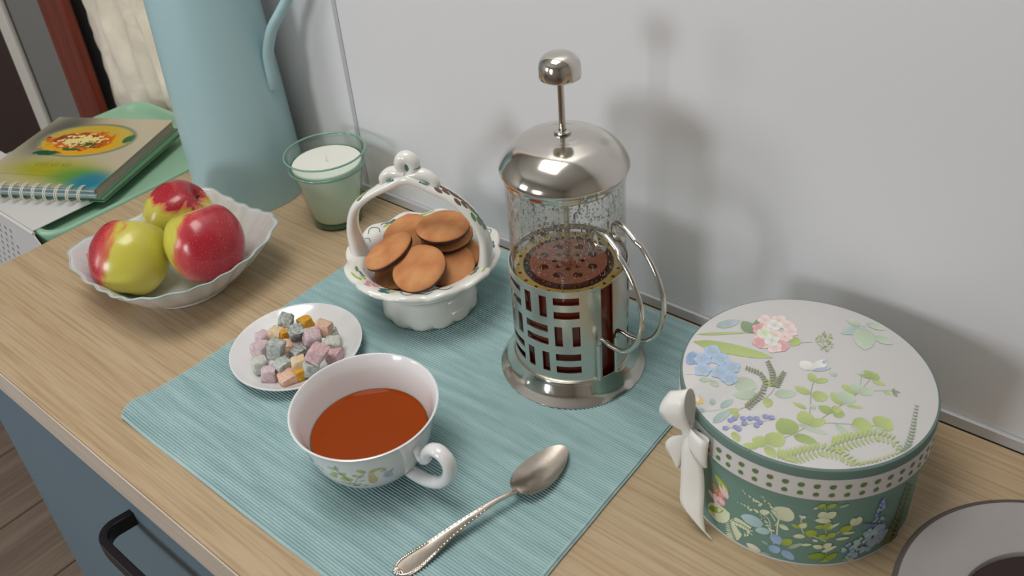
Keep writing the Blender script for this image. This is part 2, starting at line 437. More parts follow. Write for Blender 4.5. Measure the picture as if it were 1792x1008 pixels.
# ------------------------------------------------------------------ print shapes (millimetres on the surface)
COL={'l':(150,168,72),'L':(128,152,48),'s':(158,176,150),'t':(140,166,160),'o':(104,112,66),'p':(219,190,186),'P':(204,140,146),'b':(142,170,200),'B':(108,140,182),'v':(108,118,176),'y':(190,172,70),'g':(92,122,70),'w':(206,208,202),'c':(196,206,176),'k':(150,158,176),'e':(176,120,80),'a':(160,188,192),'q':(150,166,190)}
LID=[('S','g',[-1.9,-90.3,5.9,-77.6,16.4,-59.8,21.9,-45.7,26.0,-35.9,33.2,-13.0,37.5,2.6],0.5),('S','g',[21.7,-45.9,15.0,-27.8,9.5,-13.0,7.7,-3.5],0.5),('S','g',[21.5,-44.7,29.6,-38.2,44.8,-29.1,58.9,-21.2],0.45),('S','g',[37.5,2.6,35.0,13.9,32.4,21.9],0.35),('S','g',[37.5,2.6,39.4,21.8],0.4),('S','g',[37.4,3.0,51.4,14.9,57.8,17.7],0.35),('S','o',[-30.6,-70.0,-21.6,-55.7,-13.2,-36.7,-12.5,-25.6],0.45),('S','t',[-44.9,-76.9,-34.1,-66.1,-32.6,-60.5],0.6),('S','o',[-24.5,-83.4,-12.4,-68.6,1.4,-52.8],0.3),('S','e',[-17.8,30.2,-10.4,36.0],0.5),('S','P',[-72.3,-49.3,-64.4,-43.9],0.3),('L',16.5,-60.2,3.0,-50.7,0.8),('L',16.7,-60.7,32.7,-58.0,0.42),('s',15.3,-49.4,35.5,-47.0,0.2),('l',6.1,-77.9,-4.3,-78.9,0.85),('l',6.3,-77.8,11.1,-63.5,0.75),('l',5.8,-79.5,15.5,-85.9,0.5),('l',2.4,-84.1,-7.1,-87.0,0.5),('l',21.7,-45.4,12.0,-36.2,0.75),('l',21.9,-45.7,28.8,-35.1,0.5),('L',30.3,-26.3,19.6,-25.1,0.62),('L',29.9,-25.4,38.1,-23.6,0.85),('l',28.3,-23.2,33.7,-19.5,0.9),('l',33.8,-14.5,21.4,-7.7,0.5),('s',33.2,-13.0,31.2,-0.0,0.85),('l',35.0,-14.1,45.6,-10.0,0.22),('l',37.7,1.1,24.5,3.9,0.42),('s',37.7,2.2,32.0,11.1,0.7),('s',37.7,2.2,45.1,12.0,0.62),('L',39.6,21.4,32.8,27.8,0.9),('L',39.6,21.4,41.6,28.8,0.9),('l',40.5,20.0,50.5,20.4,0.36),('l',51.0,14.2,56.4,13.0,0.42),('g',56.6,17.3,60.6,13.3,0.4),('g',57.2,18.4,61.4,18.5,0.35),('g',56.1,16.9,56.4,20.9,0.4),('l',10.7,-17.3,-1.9,-16.5,0.45),('l',12.0,-18.8,21.7,-12.9,0.8),('l',8.1,-4.4,1.5,3.3,0.55),('l',8.6,-4.0,15.0,4.2,0.45),('l',14.2,-32.4,3.9,-32.0,0.3),('s',19.2,-29.5,14.6,-26.9,0.6),('l',44.5,-28.4,56.7,-23.0,0.85),('l',59.0,-22.2,64.1,-10.1,0.95),('s',60.0,-20.7,64.2,-28.4,0.5),('s',35.3,-34.9,48.4,-41.3,0.25),('s',44.5,-30.1,52.6,-34.3,0.25),('s',18.7,10.6,12.2,12.6,0.6),('s',32.4,21.9,28.7,21.3,0.5),('s',32.4,21.9,32.9,25.1,0.6),('s',-10.1,-31.6,2.3,-22.2,0.48),('l',-12.4,-37.8,-8.1,-46.4,0.6),('l',-30.3,-66.9,-23.3,-59.1,0.38),('l',-15.1,-25.5,-22.1,-21.3,0.6),('l',-22.4,-62.5,-23.3,-69.9,0.5),('s',-39.5,-35.6,-22.8,-32.6,0.75),('s',-19.8,-38.2,-33.6,-48.8,0.5),('t',-35.1,-64.9,-31.8,-52.5,0.36),('t',-41.0,-65.8,-43.9,-59.6,0.55),('t',-32.5,-81.0,-28.3,-62.8,0.3),('t',-45.9,-73.4,-43.1,-75.9,0.9),('y',-56.8,-66.3,-47.0,-68.2,0.7),('p',-57.6,-63.6,-50.5,-68.1,0.5),('l',-17.7,-80.9,-10.0,-86.7,0.45),('s',-61.1,-48.6,-53.6,-43.0,0.42),('s',-53.5,-44.4,-46.2,-47.2,0.6),('g',-50.7,21.5,-65.0,29.8,0.62),('g',-52.0,22.4,-52.7,44.6,0.35),('l',-25.7,29.0,-16.8,29.6,1.05),('l',-85.4,-13.2,-26.9,3.3,0.17),('l',-87.2,-4.5,-54.0,20.7,0.06),('t',-78.9,12.3,-66.6,29.6,0.35),('k',-73.5,17.9,-69.6,28.2,0.4),('t',13.7,72.3,3.4,57.4,0.42),('s',12.2,74.4,0.4,76.4,0.5),('s',14.7,73.8,25.1,48.7,0.5),('s',25.3,68.0,39.4,66.5,0.5),('s',14.8,79.5,29.6,80.4,0.42),('k',13.6,75.9,16.9,72.5,0.5),('w',1.6,6.6,-8.8,11.5,0.75),('w',1.9,6.8,6.4,23.2,0.4),('k',2.2,6.1,12.3,16.6,0.22),('q',5.6,17.4,6.4,23.2,0.5),('p',-50.7,40.2,-45.6,43.6,0.85),('p',-50.7,40.2,-47.6,33.5,0.85),('p',-50.7,40.2,-55.8,36.8,0.85),('p',-50.7,40.2,-53.8,46.9,0.85),('p',-42.0,45.9,-36.2,44.2,0.85),('p',-42.0,45.9,-43.0,38.6,0.85),('p',-42.0,45.9,-47.9,47.7,0.85),('p',-42.0,45.9,-41.1,53.3,0.85),('y',-42.8,45.4,-41.3,46.4,0.9),('p',-33.7,43.5,-30.0,37.6,0.85),('p',-33.7,43.5,-38.2,39.0,0.85),('p',-33.7,43.5,-37.6,49.5,0.85),('p',-33.7,43.5,-29.3,47.9,0.85),('P',-50.1,28.7,-50.0,21.4,0.85),('P',-50.1,28.7,-56.1,29.0,0.85),('P',-50.1,28.7,-50.2,36.0,0.85),('P',-50.1,28.7,-44.2,28.3,0.85),('y',-50.8,28.2,-49.4,29.1,0.9),('p',-44.1,34.6,-47.8,29.3,0.85),('p',-44.1,34.6,-48.7,39.7,0.85),('p',-44.1,34.6,-40.3,40.0,0.85),('p',-44.1,34.6,-39.5,29.6,0.85),('p',-35.8,27.1,-41.6,26.2,0.85),('p',-35.8,27.1,-36.8,34.3,0.85),('p',-35.8,27.1,-30.2,28.0,0.85),('p',-35.8,27.1,-34.8,20.0,0.85),('y',-36.6,26.6,-35.1,27.6,0.9),('p',-44.0,20.8,-49.1,24.8,0.85),('p',-44.0,20.8,-41.1,26.9,0.85),('p',-44.0,20.8,-39.0,16.9,0.85),('p',-44.0,20.8,-46.9,14.8,0.85),('p',-29.5,30.5,-31.4,37.5,0.85),('p',-29.5,30.5,-24.1,32.6,0.85),('p',-29.5,30.5,-27.6,23.6,0.85),('p',-29.5,30.5,-35.0,28.4,0.85),('y',-30.3,30.0,-28.8,31.0,0.9),('p',-37.4,15.2,-35.4,21.8,0.85),('p',-37.4,15.2,-32.1,12.5,0.85),('p',-37.4,15.2,-39.4,8.7,0.85),('p',-37.4,15.2,-42.8,18.0,0.85),('P',-26.9,19.6,-22.0,22.8,0.85),('P',-26.9,19.6,-24.2,13.3,0.85),('P',-26.9,19.6,-31.9,16.4,0.85),('P',-26.9,19.6,-29.7,25.9,0.85),('y',-27.7,19.1,-26.2,20.0,0.9),('p',-30.8,14.3,-25.2,12.8,0.85),('p',-30.8,14.3,-31.8,7.5,0.85),('p',-30.8,14.3,-36.4,15.9,0.85),('p',-30.8,14.3,-29.7,21.2,0.85),('P',-42.6,13.6,-39.0,8.0,0.85),('P',-42.6,13.6,-47.1,9.3,0.85),('P',-42.6,13.6,-46.4,19.3,0.85),('P',-42.6,13.6,-38.2,17.8,0.85),('y',-43.4,13.1,-41.9,14.1,0.9),('p',-28.6,38.0,-28.8,30.7,0.85),('p',-28.6,38.0,-34.4,38.5,0.85),('p',-28.6,38.0,-28.5,45.3,0.85),('p',-28.6,38.0,-22.9,37.5,0.85),('w',-42.0,38.8,-45.8,33.5,0.85),('w',-42.0,38.8,-46.5,44.1,0.85),('w',-42.0,38.8,-38.1,44.2,0.85),('w',-42.0,38.8,-37.5,33.7,0.85),('y',-42.7,38.3,-41.3,39.3,0.9),('c',-44.8,25.8,-50.6,25.0,0.85),('c',-44.8,25.8,-45.7,33.1,0.85),('c',-44.8,25.8,-39.0,26.6,0.85),('c',-44.8,25.8,-43.8,18.6,0.85),('w',-36.0,20.7,-41.0,24.7,0.85),('w',-36.0,20.7,-33.1,26.7,0.85),('w',-36.0,20.7,-31.2,16.8,0.85),('w',-36.0,20.7,-39.0,14.8,0.85),('y',-36.8,20.2,-35.3,21.2,0.9),('b',-67.5,-15.7,-61.8,-11.8,0.85),('b',-67.5,-15.7,-62.3,-21.1,0.85),('b',-67.5,-15.7,-70.0,-22.9,0.85),('b',-67.5,-15.7,-74.4,-14.7,0.85),('b',-67.5,-15.7,-69.3,-7.8,0.85),('y',-68.2,-16.2,-66.8,-15.2,0.9),('B',-75.7,-30.7,-69.3,-33.5,0.85),('B',-75.7,-30.7,-75.8,-38.4,0.85),('B',-74.7,-30.2,-81.2,-32.1,0.85),('B',-75.7,-30.7,-79.7,-24.0,0.85),('B',-75.7,-30.7,-71.6,-24.6,0.85),('y',-76.4,-31.1,-75.0,-30.2,0.9),('b',-69.0,-27.2,-66.8,-34.6,0.85),('b',-69.0,-27.2,-74.4,-31.6,0.85),('b',-69.0,-27.2,-74.7,-22.4,0.85),('b',-69.0,-27.2,-67.1,-19.8,0.85),('b',-69.0,-27.2,-62.3,-27.4,0.85),('y',-69.7,-27.7,-68.3,-26.7,0.9),('b',-58.7,-20.2,-62.4,-26.6,0.85),('b',-58.7,-20.2,-65.3,-17.9,0.85),('b',-58.7,-20.2,-59.1,-12.3,0.85),('b',-58.7,-20.2,-52.5,-17.7,0.85),('b',-58.7,-20.2,-54.5,-26.5,0.85),('y',-59.4,-20.7,-58.0,-19.7,0.9),('b',-63.7,-37.9,-70.4,-38.4,0.85),('b',-63.7,-37.9,-66.4,-30.8,0.85),('b',-63.7,-37.9,-58.8,-33.0,0.85),('b',-63.7,-37.9,-58.0,-41.9,0.85),('b',-63.7,-37.9,-65.1,-45.2,0.85),('y',-64.4,-38.4,-63.0,-37.4,0.9),('b',-47.5,-23.6,-52.1,-17.8,0.85),('b',-47.5,-23.6,-44.3,-16.9,0.85),('b',-47.5,-23.6,-41.1,-25.3,0.85),('b',-47.5,-23.6,-46.7,-31.3,0.85),('b',-47.5,-23.6,-53.4,-26.7,0.85),('y',-48.2,-24.1,-46.8,-23.2,0.9),('b',-43.3,-35.0,-42.3,-27.5,0.85),('b',-43.3,-35.0,-37.0,-33.9,0.85),('b',-43.3,-35.0,-40.3,-41.7,0.85),('b',-43.3,-35.0,-47.8,-40.3,0.85),('b',-43.3,-35.0,-49.1,-31.5,0.85),('y',-44.0,-35.5,-42.6,-34.5,0.9),('b',-52.4,-33.3,-46.8,-29.6,0.85),('b',-52.4,-33.3,-47.5,-38.4,0.85),('b',-52.4,-33.3,-55.0,-40.1,0.85),('b',-52.4,-33.3,-59.0,-32.3,0.85),('b',-52.4,-33.3,-53.9,-25.7,0.85),('y',-53.1,-33.7,-51.7,-32.8,0.9),('v',-24.3,-82.4,-21.9,-78.6,0.75),('v',-24.9,-74.1,-22.5,-70.2,0.75),('v',-19.1,-77.7,-16.7,-73.9,0.75),('v',-16.7,-78.2,-14.3,-74.4,0.75),('v',-18.6,-67.5,-16.2,-63.6,0.75),('v',-14.7,-64.8,-12.3,-60.9,0.75),('v',-15.9,-71.2,-13.5,-67.3,0.75),('v',-11.1,-62.4,-8.7,-58.5,0.75),('v',-8.2,-68.5,-5.8,-64.6,0.75),('v',-7.7,-64.4,-5.3,-60.6,0.75),('v',-6.9,-57.2,-4.4,-53.3,0.75),('v',-3.2,-56.0,-0.7,-52.1,0.75),('v',-23.5,-70.9,-21.1,-67.1,0.75),('l',16.7,-81.4,23.2,-84.2,0.22),('l',17.5,-85.5,14.2,-76.4,0.22),('l',18.7,-80.8,25.2,-83.6,0.22),('l',19.7,-85.1,16.4,-75.9,0.22),('l',20.8,-80.1,27.3,-82.9,0.22),('l',21.8,-83.7,18.5,-74.5,0.22),('l',23.1,-79.4,29.5,-82.2,0.22),('l',23.5,-80.8,20.3,-71.9,0.22),('l',25.2,-77.8,31.6,-80.6,0.22),('l',25.2,-77.8,22.2,-69.2,0.22),('l',27.0,-75.0,33.0,-78.6,0.22),('l',27.0,-75.0,24.7,-66.3,0.22),('l',29.0,-72.4,34.8,-76.0,0.22),('l',29.0,-72.4,26.8,-64.0,0.22),('l',31.0,-69.8,36.5,-73.3,0.22),('l',31.0,-69.8,28.9,-61.7,0.22),('l',33.0,-67.3,38.3,-70.6,0.22),('l',33.0,-67.3,31.0,-59.3,0.22),('l',35.0,-64.7,40.1,-67.9,0.22),('l',35.0,-64.7,33.1,-57.0,0.22),('l',37.1,-62.2,41.1,-67.6,0.22),('l',37.1,-62.2,37.2,-54.8,0.22),('l',39.9,-61.6,43.3,-67.4,0.22),('l',39.9,-61.6,40.7,-54.7,0.22),('l',42.6,-61.0,45.9,-66.5,0.22),('l',42.6,-61.0,43.4,-54.4,0.22),('l',45.4,-60.3,48.5,-65.6,0.22),('l',45.4,-60.3,46.2,-54.0,0.22),('l',48.2,-59.7,51.1,-64.7,0.22),('l',48.2,-59.7,48.9,-53.7,0.22),('l',50.9,-59.6,52.4,-65.3,0.22),('l',50.9,-59.6,53.1,-55.0,0.22),('l',53.8,-60.5,55.2,-65.9,0.22),('l',53.8,-60.5,55.8,-56.1,0.22),('l',56.0,-60.8,57.3,-65.9,0.22),('l',56.6,-61.4,58.5,-57.2,0.22),('l',57.3,-60.1,58.5,-64.8,0.22),('l',59.4,-62.3,61.2,-58.4,0.22),('l',58.6,-59.5,59.6,-63.8,0.22),('l',61.2,-62.2,62.9,-58.6,0.22),('l',42.2,-55.7,49.2,-59.5,0.22),('l',42.2,-55.7,39.2,-45.4,0.22),('l',44.1,-52.8,50.8,-56.5,0.22),('l',44.1,-52.8,41.2,-42.9,0.22),('l',45.9,-50.0,52.3,-53.5,0.22),('l',45.9,-50.0,43.2,-40.4,0.22),('l',47.8,-47.1,53.9,-50.5,0.22),('l',47.8,-47.1,45.2,-37.9,0.22),('l',49.7,-44.2,55.5,-47.5,0.22),('l',49.7,-44.2,47.2,-35.4,0.22),('l',51.6,-41.4,57.0,-45.5,0.22),('l',51.6,-41.4,50.0,-32.7,0.22),('l',53.8,-38.9,58.9,-42.8,0.22),('l',53.8,-38.9,52.2,-30.6,0.22),('l',55.9,-36.4,60.7,-40.1,0.22),('l',55.9,-36.4,54.4,-28.5,0.22),('l',58.0,-33.9,62.6,-37.4,0.22),('l',58.0,-33.9,56.7,-26.4,0.22),('l',60.2,-31.3,64.4,-34.7,0.22),('l',60.2,-31.3,58.9,-24.3,0.22),('l',62.5,-29.3,65.2,-34.9,0.22),('l',62.5,-29.3,63.5,-23.1,0.22),('l',65.3,-28.9,67.8,-34.1,0.22),('l',65.3,-28.9,66.3,-23.0,0.22),('l',68.1,-28.5,70.4,-33.3,0.22),('l',68.1,-28.5,69.0,-23.0,0.22),('l',70.8,-28.0,73.0,-32.5,0.22),('l',70.8,-28.0,71.7,-23.0,0.22),('l',73.5,-29.6,73.8,-34.4,0.22),('l',73.5,-29.6,75.9,-26.7,0.22),('l',76.1,-31.6,76.3,-36.0,0.22),('l',76.1,-31.6,78.2,-29.1,0.22),('l',78.6,-33.6,78.8,-37.6,0.22),('l',78.7,-33.7,80.6,-31.4,0.22),('g',78.8,-34.6,81.1,-32.3,0.4),('g',79.9,-35.1,77.2,-33.4,0.4),('g',79.8,-32.2,82.0,-30.0,0.4),('g',80.9,-32.7,78.2,-31.0,0.4),('g',80.7,-29.7,82.9,-27.5,0.4),('g',81.5,-30.0,78.9,-28.4,0.4),('g',81.2,-27.0,83.4,-24.8,0.4),('g',81.2,-27.0,78.6,-25.4,0.4),('g',80.9,-23.9,82.9,-21.8,0.4),('g',80.9,-23.9,78.4,-22.3,0.4),('g',80.5,-20.8,82.5,-18.7,0.4),('g',80.5,-20.8,78.1,-19.3,0.4),('g',80.2,-17.6,82.1,-15.7,0.4),('g',80.2,-17.6,77.8,-16.2,0.4),('g',79.7,-14.5,81.3,-12.2,0.4),('g',79.7,-14.5,77.4,-13.6,0.4),('g',79.0,-11.4,80.6,-9.2,0.4),('g',79.0,-11.4,76.8,-10.5,0.4),('g',78.4,-8.3,79.9,-6.1,0.4),('g',78.4,-8.3,76.3,-7.4,0.4),('g',77.7,-5.1,79.2,-3.1,0.4),('g',77.7,-5.1,75.7,-4.3,0.4),('g',77.1,-1.9,78.4,0.0,0.4),('g',77.1,-1.9,75.2,-1.1,0.4),('g',76.4,1.3,77.7,3.2,0.4),('g',76.4,1.3,74.6,2.0,0.4),('g',75.8,4.5,77.0,6.3,0.4),('g',75.8,4.5,74.0,5.2,0.4),('g',75.1,7.8,76.2,9.5,0.4),('g',75.1,7.8,73.4,8.5,0.4),('g',74.4,11.1,75.5,12.7,0.4),('g',74.4,11.1,72.8,11.7,0.4),('o',-13.2,-24.4,-12.3,-20.3,0.45),('o',-13.2,-24.4,-16.3,-25.0,0.45),('o',-14.7,-22.0,-13.8,-18.1,0.45),('o',-14.7,-22.0,-17.7,-22.6,0.45),('o',-16.2,-19.6,-15.3,-15.8,0.45),('o',-16.2,-19.6,-19.1,-20.1,0.45),('o',-17.7,-17.2,-16.9,-13.6,0.45),('o',-17.7,-17.2,-20.5,-17.7,0.45),('o',-19.2,-14.8,-18.4,-11.3,0.45),('o',-19.2,-14.8,-21.9,-15.2,0.45),('o',-20.7,-12.3,-20.1,-8.9,0.45),('o',-20.7,-12.3,-23.2,-13.0,0.45),('o',-22.5,-10.2,-22.4,-6.7,0.45),('o',-22.5,-10.2,-24.6,-11.4,0.45),('o',-24.3,-8.2,-24.2,-4.8,0.45),('o',-24.3,-8.2,-26.4,-9.3,0.45),('o',-26.2,-6.1,-26.1,-2.9,0.45),('o',-26.2,-6.1,-28.1,-7.2,0.45),('o',-28.0,-4.0,-27.9,-1.0,0.45),('o',-28.0,-4.0,-29.8,-5.0,0.45),('o',-12.5,-24.5,-9.7,-23.0,0.45),('o',-12.5,-24.5,-15.7,-21.7,0.45),('o',-12.7,-22.2,-9.9,-20.8,0.45),('o',-12.7,-22.2,-15.6,-19.5,0.45),('o',-12.8,-19.8,-10.2,-18.6,0.45),('o',-12.8,-19.8,-15.6,-17.3,0.45),('o',-12.9,-17.5,-10.5,-16.3,0.45),('o',-12.9,-17.5,-15.6,-15.1,0.45),('o',-13.1,-15.2,-10.8,-14.0,0.45),('o',-13.1,-15.2,-15.6,-12.9,0.45),('o',-13.2,-12.8,-11.1,-11.8,0.45),('o',-13.2,-12.8,-15.5,-10.7,0.45),('o',-13.3,-10.4,-11.3,-9.5,0.45),('o',-13.3,-10.4,-15.5,-8.4,0.45),('o',-13.5,-8.1,-11.6,-7.2,0.45),('o',-13.5,-8.1,-15.5,-6.2,0.45),('o',-19.7,-55.0,-16.6,-54.7,0.45),('o',-19.7,-55.0,-22.4,-51.6,0.45),('o',-19.4,-52.3,-16.3,-52.0,0.45),('o',-19.4,-52.3,-22.0,-48.9,0.45),('o',-19.0,-49.6,-16.0,-49.4,0.45),('o',-19.0,-49.6,-21.6,-46.3,0.45),('o',-18.6,-46.9,-15.7,-46.7,0.45),('o',-18.6,-46.9,-21.1,-43.7,0.45),('o',-18.3,-44.2,-15.4,-44.0,0.45),('o',-18.3,-44.2,-20.7,-41.0,0.45),('o',-17.9,-41.5,-15.1,-41.2,0.45),('o',-17.9,-41.5,-20.3,-38.4,0.45),('o',-17.6,-38.7,-14.8,-38.5,0.45),('o',-17.6,-38.7,-19.9,-35.7,0.45),('o',-17.2,-36.0,-14.9,-34.8,0.45),('o',-17.2,-36.0,-19.8,-33.8,0.45),('o',-18.0,-33.0,-16.2,-30.9,0.45),('o',-18.0,-33.0,-20.7,-31.7,0.45),('o',-18.8,-29.9,-17.0,-27.9,0.45),('o',-18.8,-29.9,-21.4,-28.7,0.45),('o',-19.6,-26.9,-17.9,-24.9,0.45),('o',-19.6,-26.9,-22.1,-25.7,0.45),('o',-20.4,-23.8,-19.7,-20.9,0.45),('o',-20.4,-23.8,-22.7,-24.1,0.45),('o',-22.5,-22.2,-22.9,-18.8,0.45),('o',-22.5,-22.2,-24.2,-23.9,0.45),('o',-24.6,-20.5,-25.0,-17.3,0.45),('o',-24.6,-20.5,-26.2,-22.2,0.45),('o',-26.8,-18.9,-27.2,-15.7,0.45),('o',-26.8,-18.9,-28.3,-20.5,0.45),('o',-28.9,-18.0,-30.5,-15.3,0.45),('o',-28.9,-18.0,-29.3,-20.7,0.45),('o',-31.1,-18.1,-32.6,-15.5,0.45),('o',-31.1,-18.1,-31.4,-20.7,0.45),('o',-33.3,-18.2,-34.7,-15.7,0.45),('o',-33.3,-18.2,-33.6,-20.7,0.45),('o',-35.5,-18.3,-36.8,-15.9,0.45),('o',-35.5,-18.3,-35.7,-20.7,0.45),('o',-37.6,-18.4,-39.0,-16.1,0.45),('o',-37.6,-18.4,-37.9,-20.7,0.45),('l',63.8,-59.6,63.1,-56.0,0.3),('l',61.8,-57.8,64.0,-59.4,0.3),('l',65.7,-57.5,65.1,-53.9,0.3),('l',63.7,-55.7,65.9,-57.3,0.3),('l',67.6,-55.2,67.0,-51.7,0.3),('l',65.6,-53.5,67.7,-55.1,0.3),('l',69.5,-52.9,68.9,-49.4,0.3),('l',67.4,-51.3,69.5,-52.9,0.3),('l',71.2,-50.4,70.2,-47.3,0.3),('l',69.4,-49.1,71.5,-50.0,0.3),('l',73.1,-47.8,72.1,-44.6,0.3),('l',71.2,-46.5,73.3,-47.4,0.3),('l',74.8,-45.0,73.8,-41.9,0.3),('l',72.9,-43.9,75.0,-44.7,0.3),('l',76.5,-42.1,75.5,-39.1,0.3),('l',74.5,-41.1,76.6,-42.0,0.3),('l',78.0,-39.2,77.1,-36.2,0.3),('l',76.1,-38.3,78.0,-39.1,0.3),('l',-9.4,37.8,-3.4,39.5,0.06),('l',-9.4,37.8,-9.3,47.6,0.06),('l',-7.5,41.3,-2.4,42.7,0.06),('l',-7.5,41.3,-7.4,49.7,0.06),('l',-5.5,44.7,-1.2,45.3,0.06),('l',-5.5,44.7,-5.0,51.4,0.06),('l',-3.3,48.0,0.1,48.4,0.06),('l',-3.3,48.0,-3.0,53.2,0.06),('l',-7.8,36.6,-0.6,33.6,0.06),('l',-7.8,36.6,-4.6,45.0,0.06),('l',-4.5,38.3,1.5,35.7,0.06),('l',-4.5,38.3,-1.8,45.2,0.06),('l',-1.1,39.7,3.5,36.8,0.06),('l',-1.1,39.7,1.5,44.4,0.06),('l',2.4,40.6,5.8,38.4,0.06),('l',2.4,40.6,4.4,44.0,0.06),('o',-4.9,46.0,-4.2,47.3,0.7),('l',-2.5,44.0,-1.8,45.2,0.7),('l',-7.4,49.2,-6.7,50.4,0.7),('o',1.8,31.6,2.5,32.8,0.7),('l',-0.3,36.2,0.4,37.5,0.7),('l',-0.5,41.6,0.2,42.9,0.7),('o',-5.9,46.6,-5.2,47.9,0.7),('l',-2.8,51.0,-2.1,52.3,0.7),('l',2.6,34.3,3.2,35.5,0.7),('o',-0.5,35.4,0.2,36.6,0.7),('l',-1.8,47.8,-1.1,49.0,0.7),('l',3.2,37.3,3.9,38.6,0.7),('o',-1.5,33.6,-0.8,34.9,0.7),('l',2.0,40.9,2.6,42.2,0.7),('l',-1.3,42.0,-0.6,43.3,0.7),('o',-2.0,42.3,-1.3,43.6,0.7),('l',1.9,31.0,2.6,32.2,0.7),('l',-0.3,41.5,0.4,42.7,0.7),('o',0.7,32.2,1.4,33.5,0.7),('l',2.4,32.6,3.0,33.8,0.7),('l',-0.1,42.7,0.6,44.0,0.7),('o',0.7,40.6,1.3,41.8,0.7),('l',-5.6,47.9,-4.9,49.2,0.7),('l',-1.4,35.1,-0.7,36.4,0.7),('o',-7.5,50.7,-6.9,52.0,0.7),('l',-2.7,47.8,-2.0,49.1,0.7),('l',-0.8,43.3,-0.1,44.6,0.7),('o',-2.0,30.9,-1.3,32.1,0.7),('l',-2.0,43.9,-1.4,45.2,0.7),('l',-0.0,39.4,0.7,40.7,0.7),('o',-0.5,47.5,0.2,48.7,0.7),('l',-1.9,47.2,-1.2,48.5,0.7),('l',-1.6,33.1,-0.9,34.4,0.7),('o',-7.7,48.1,-7.1,49.4,0.7)]
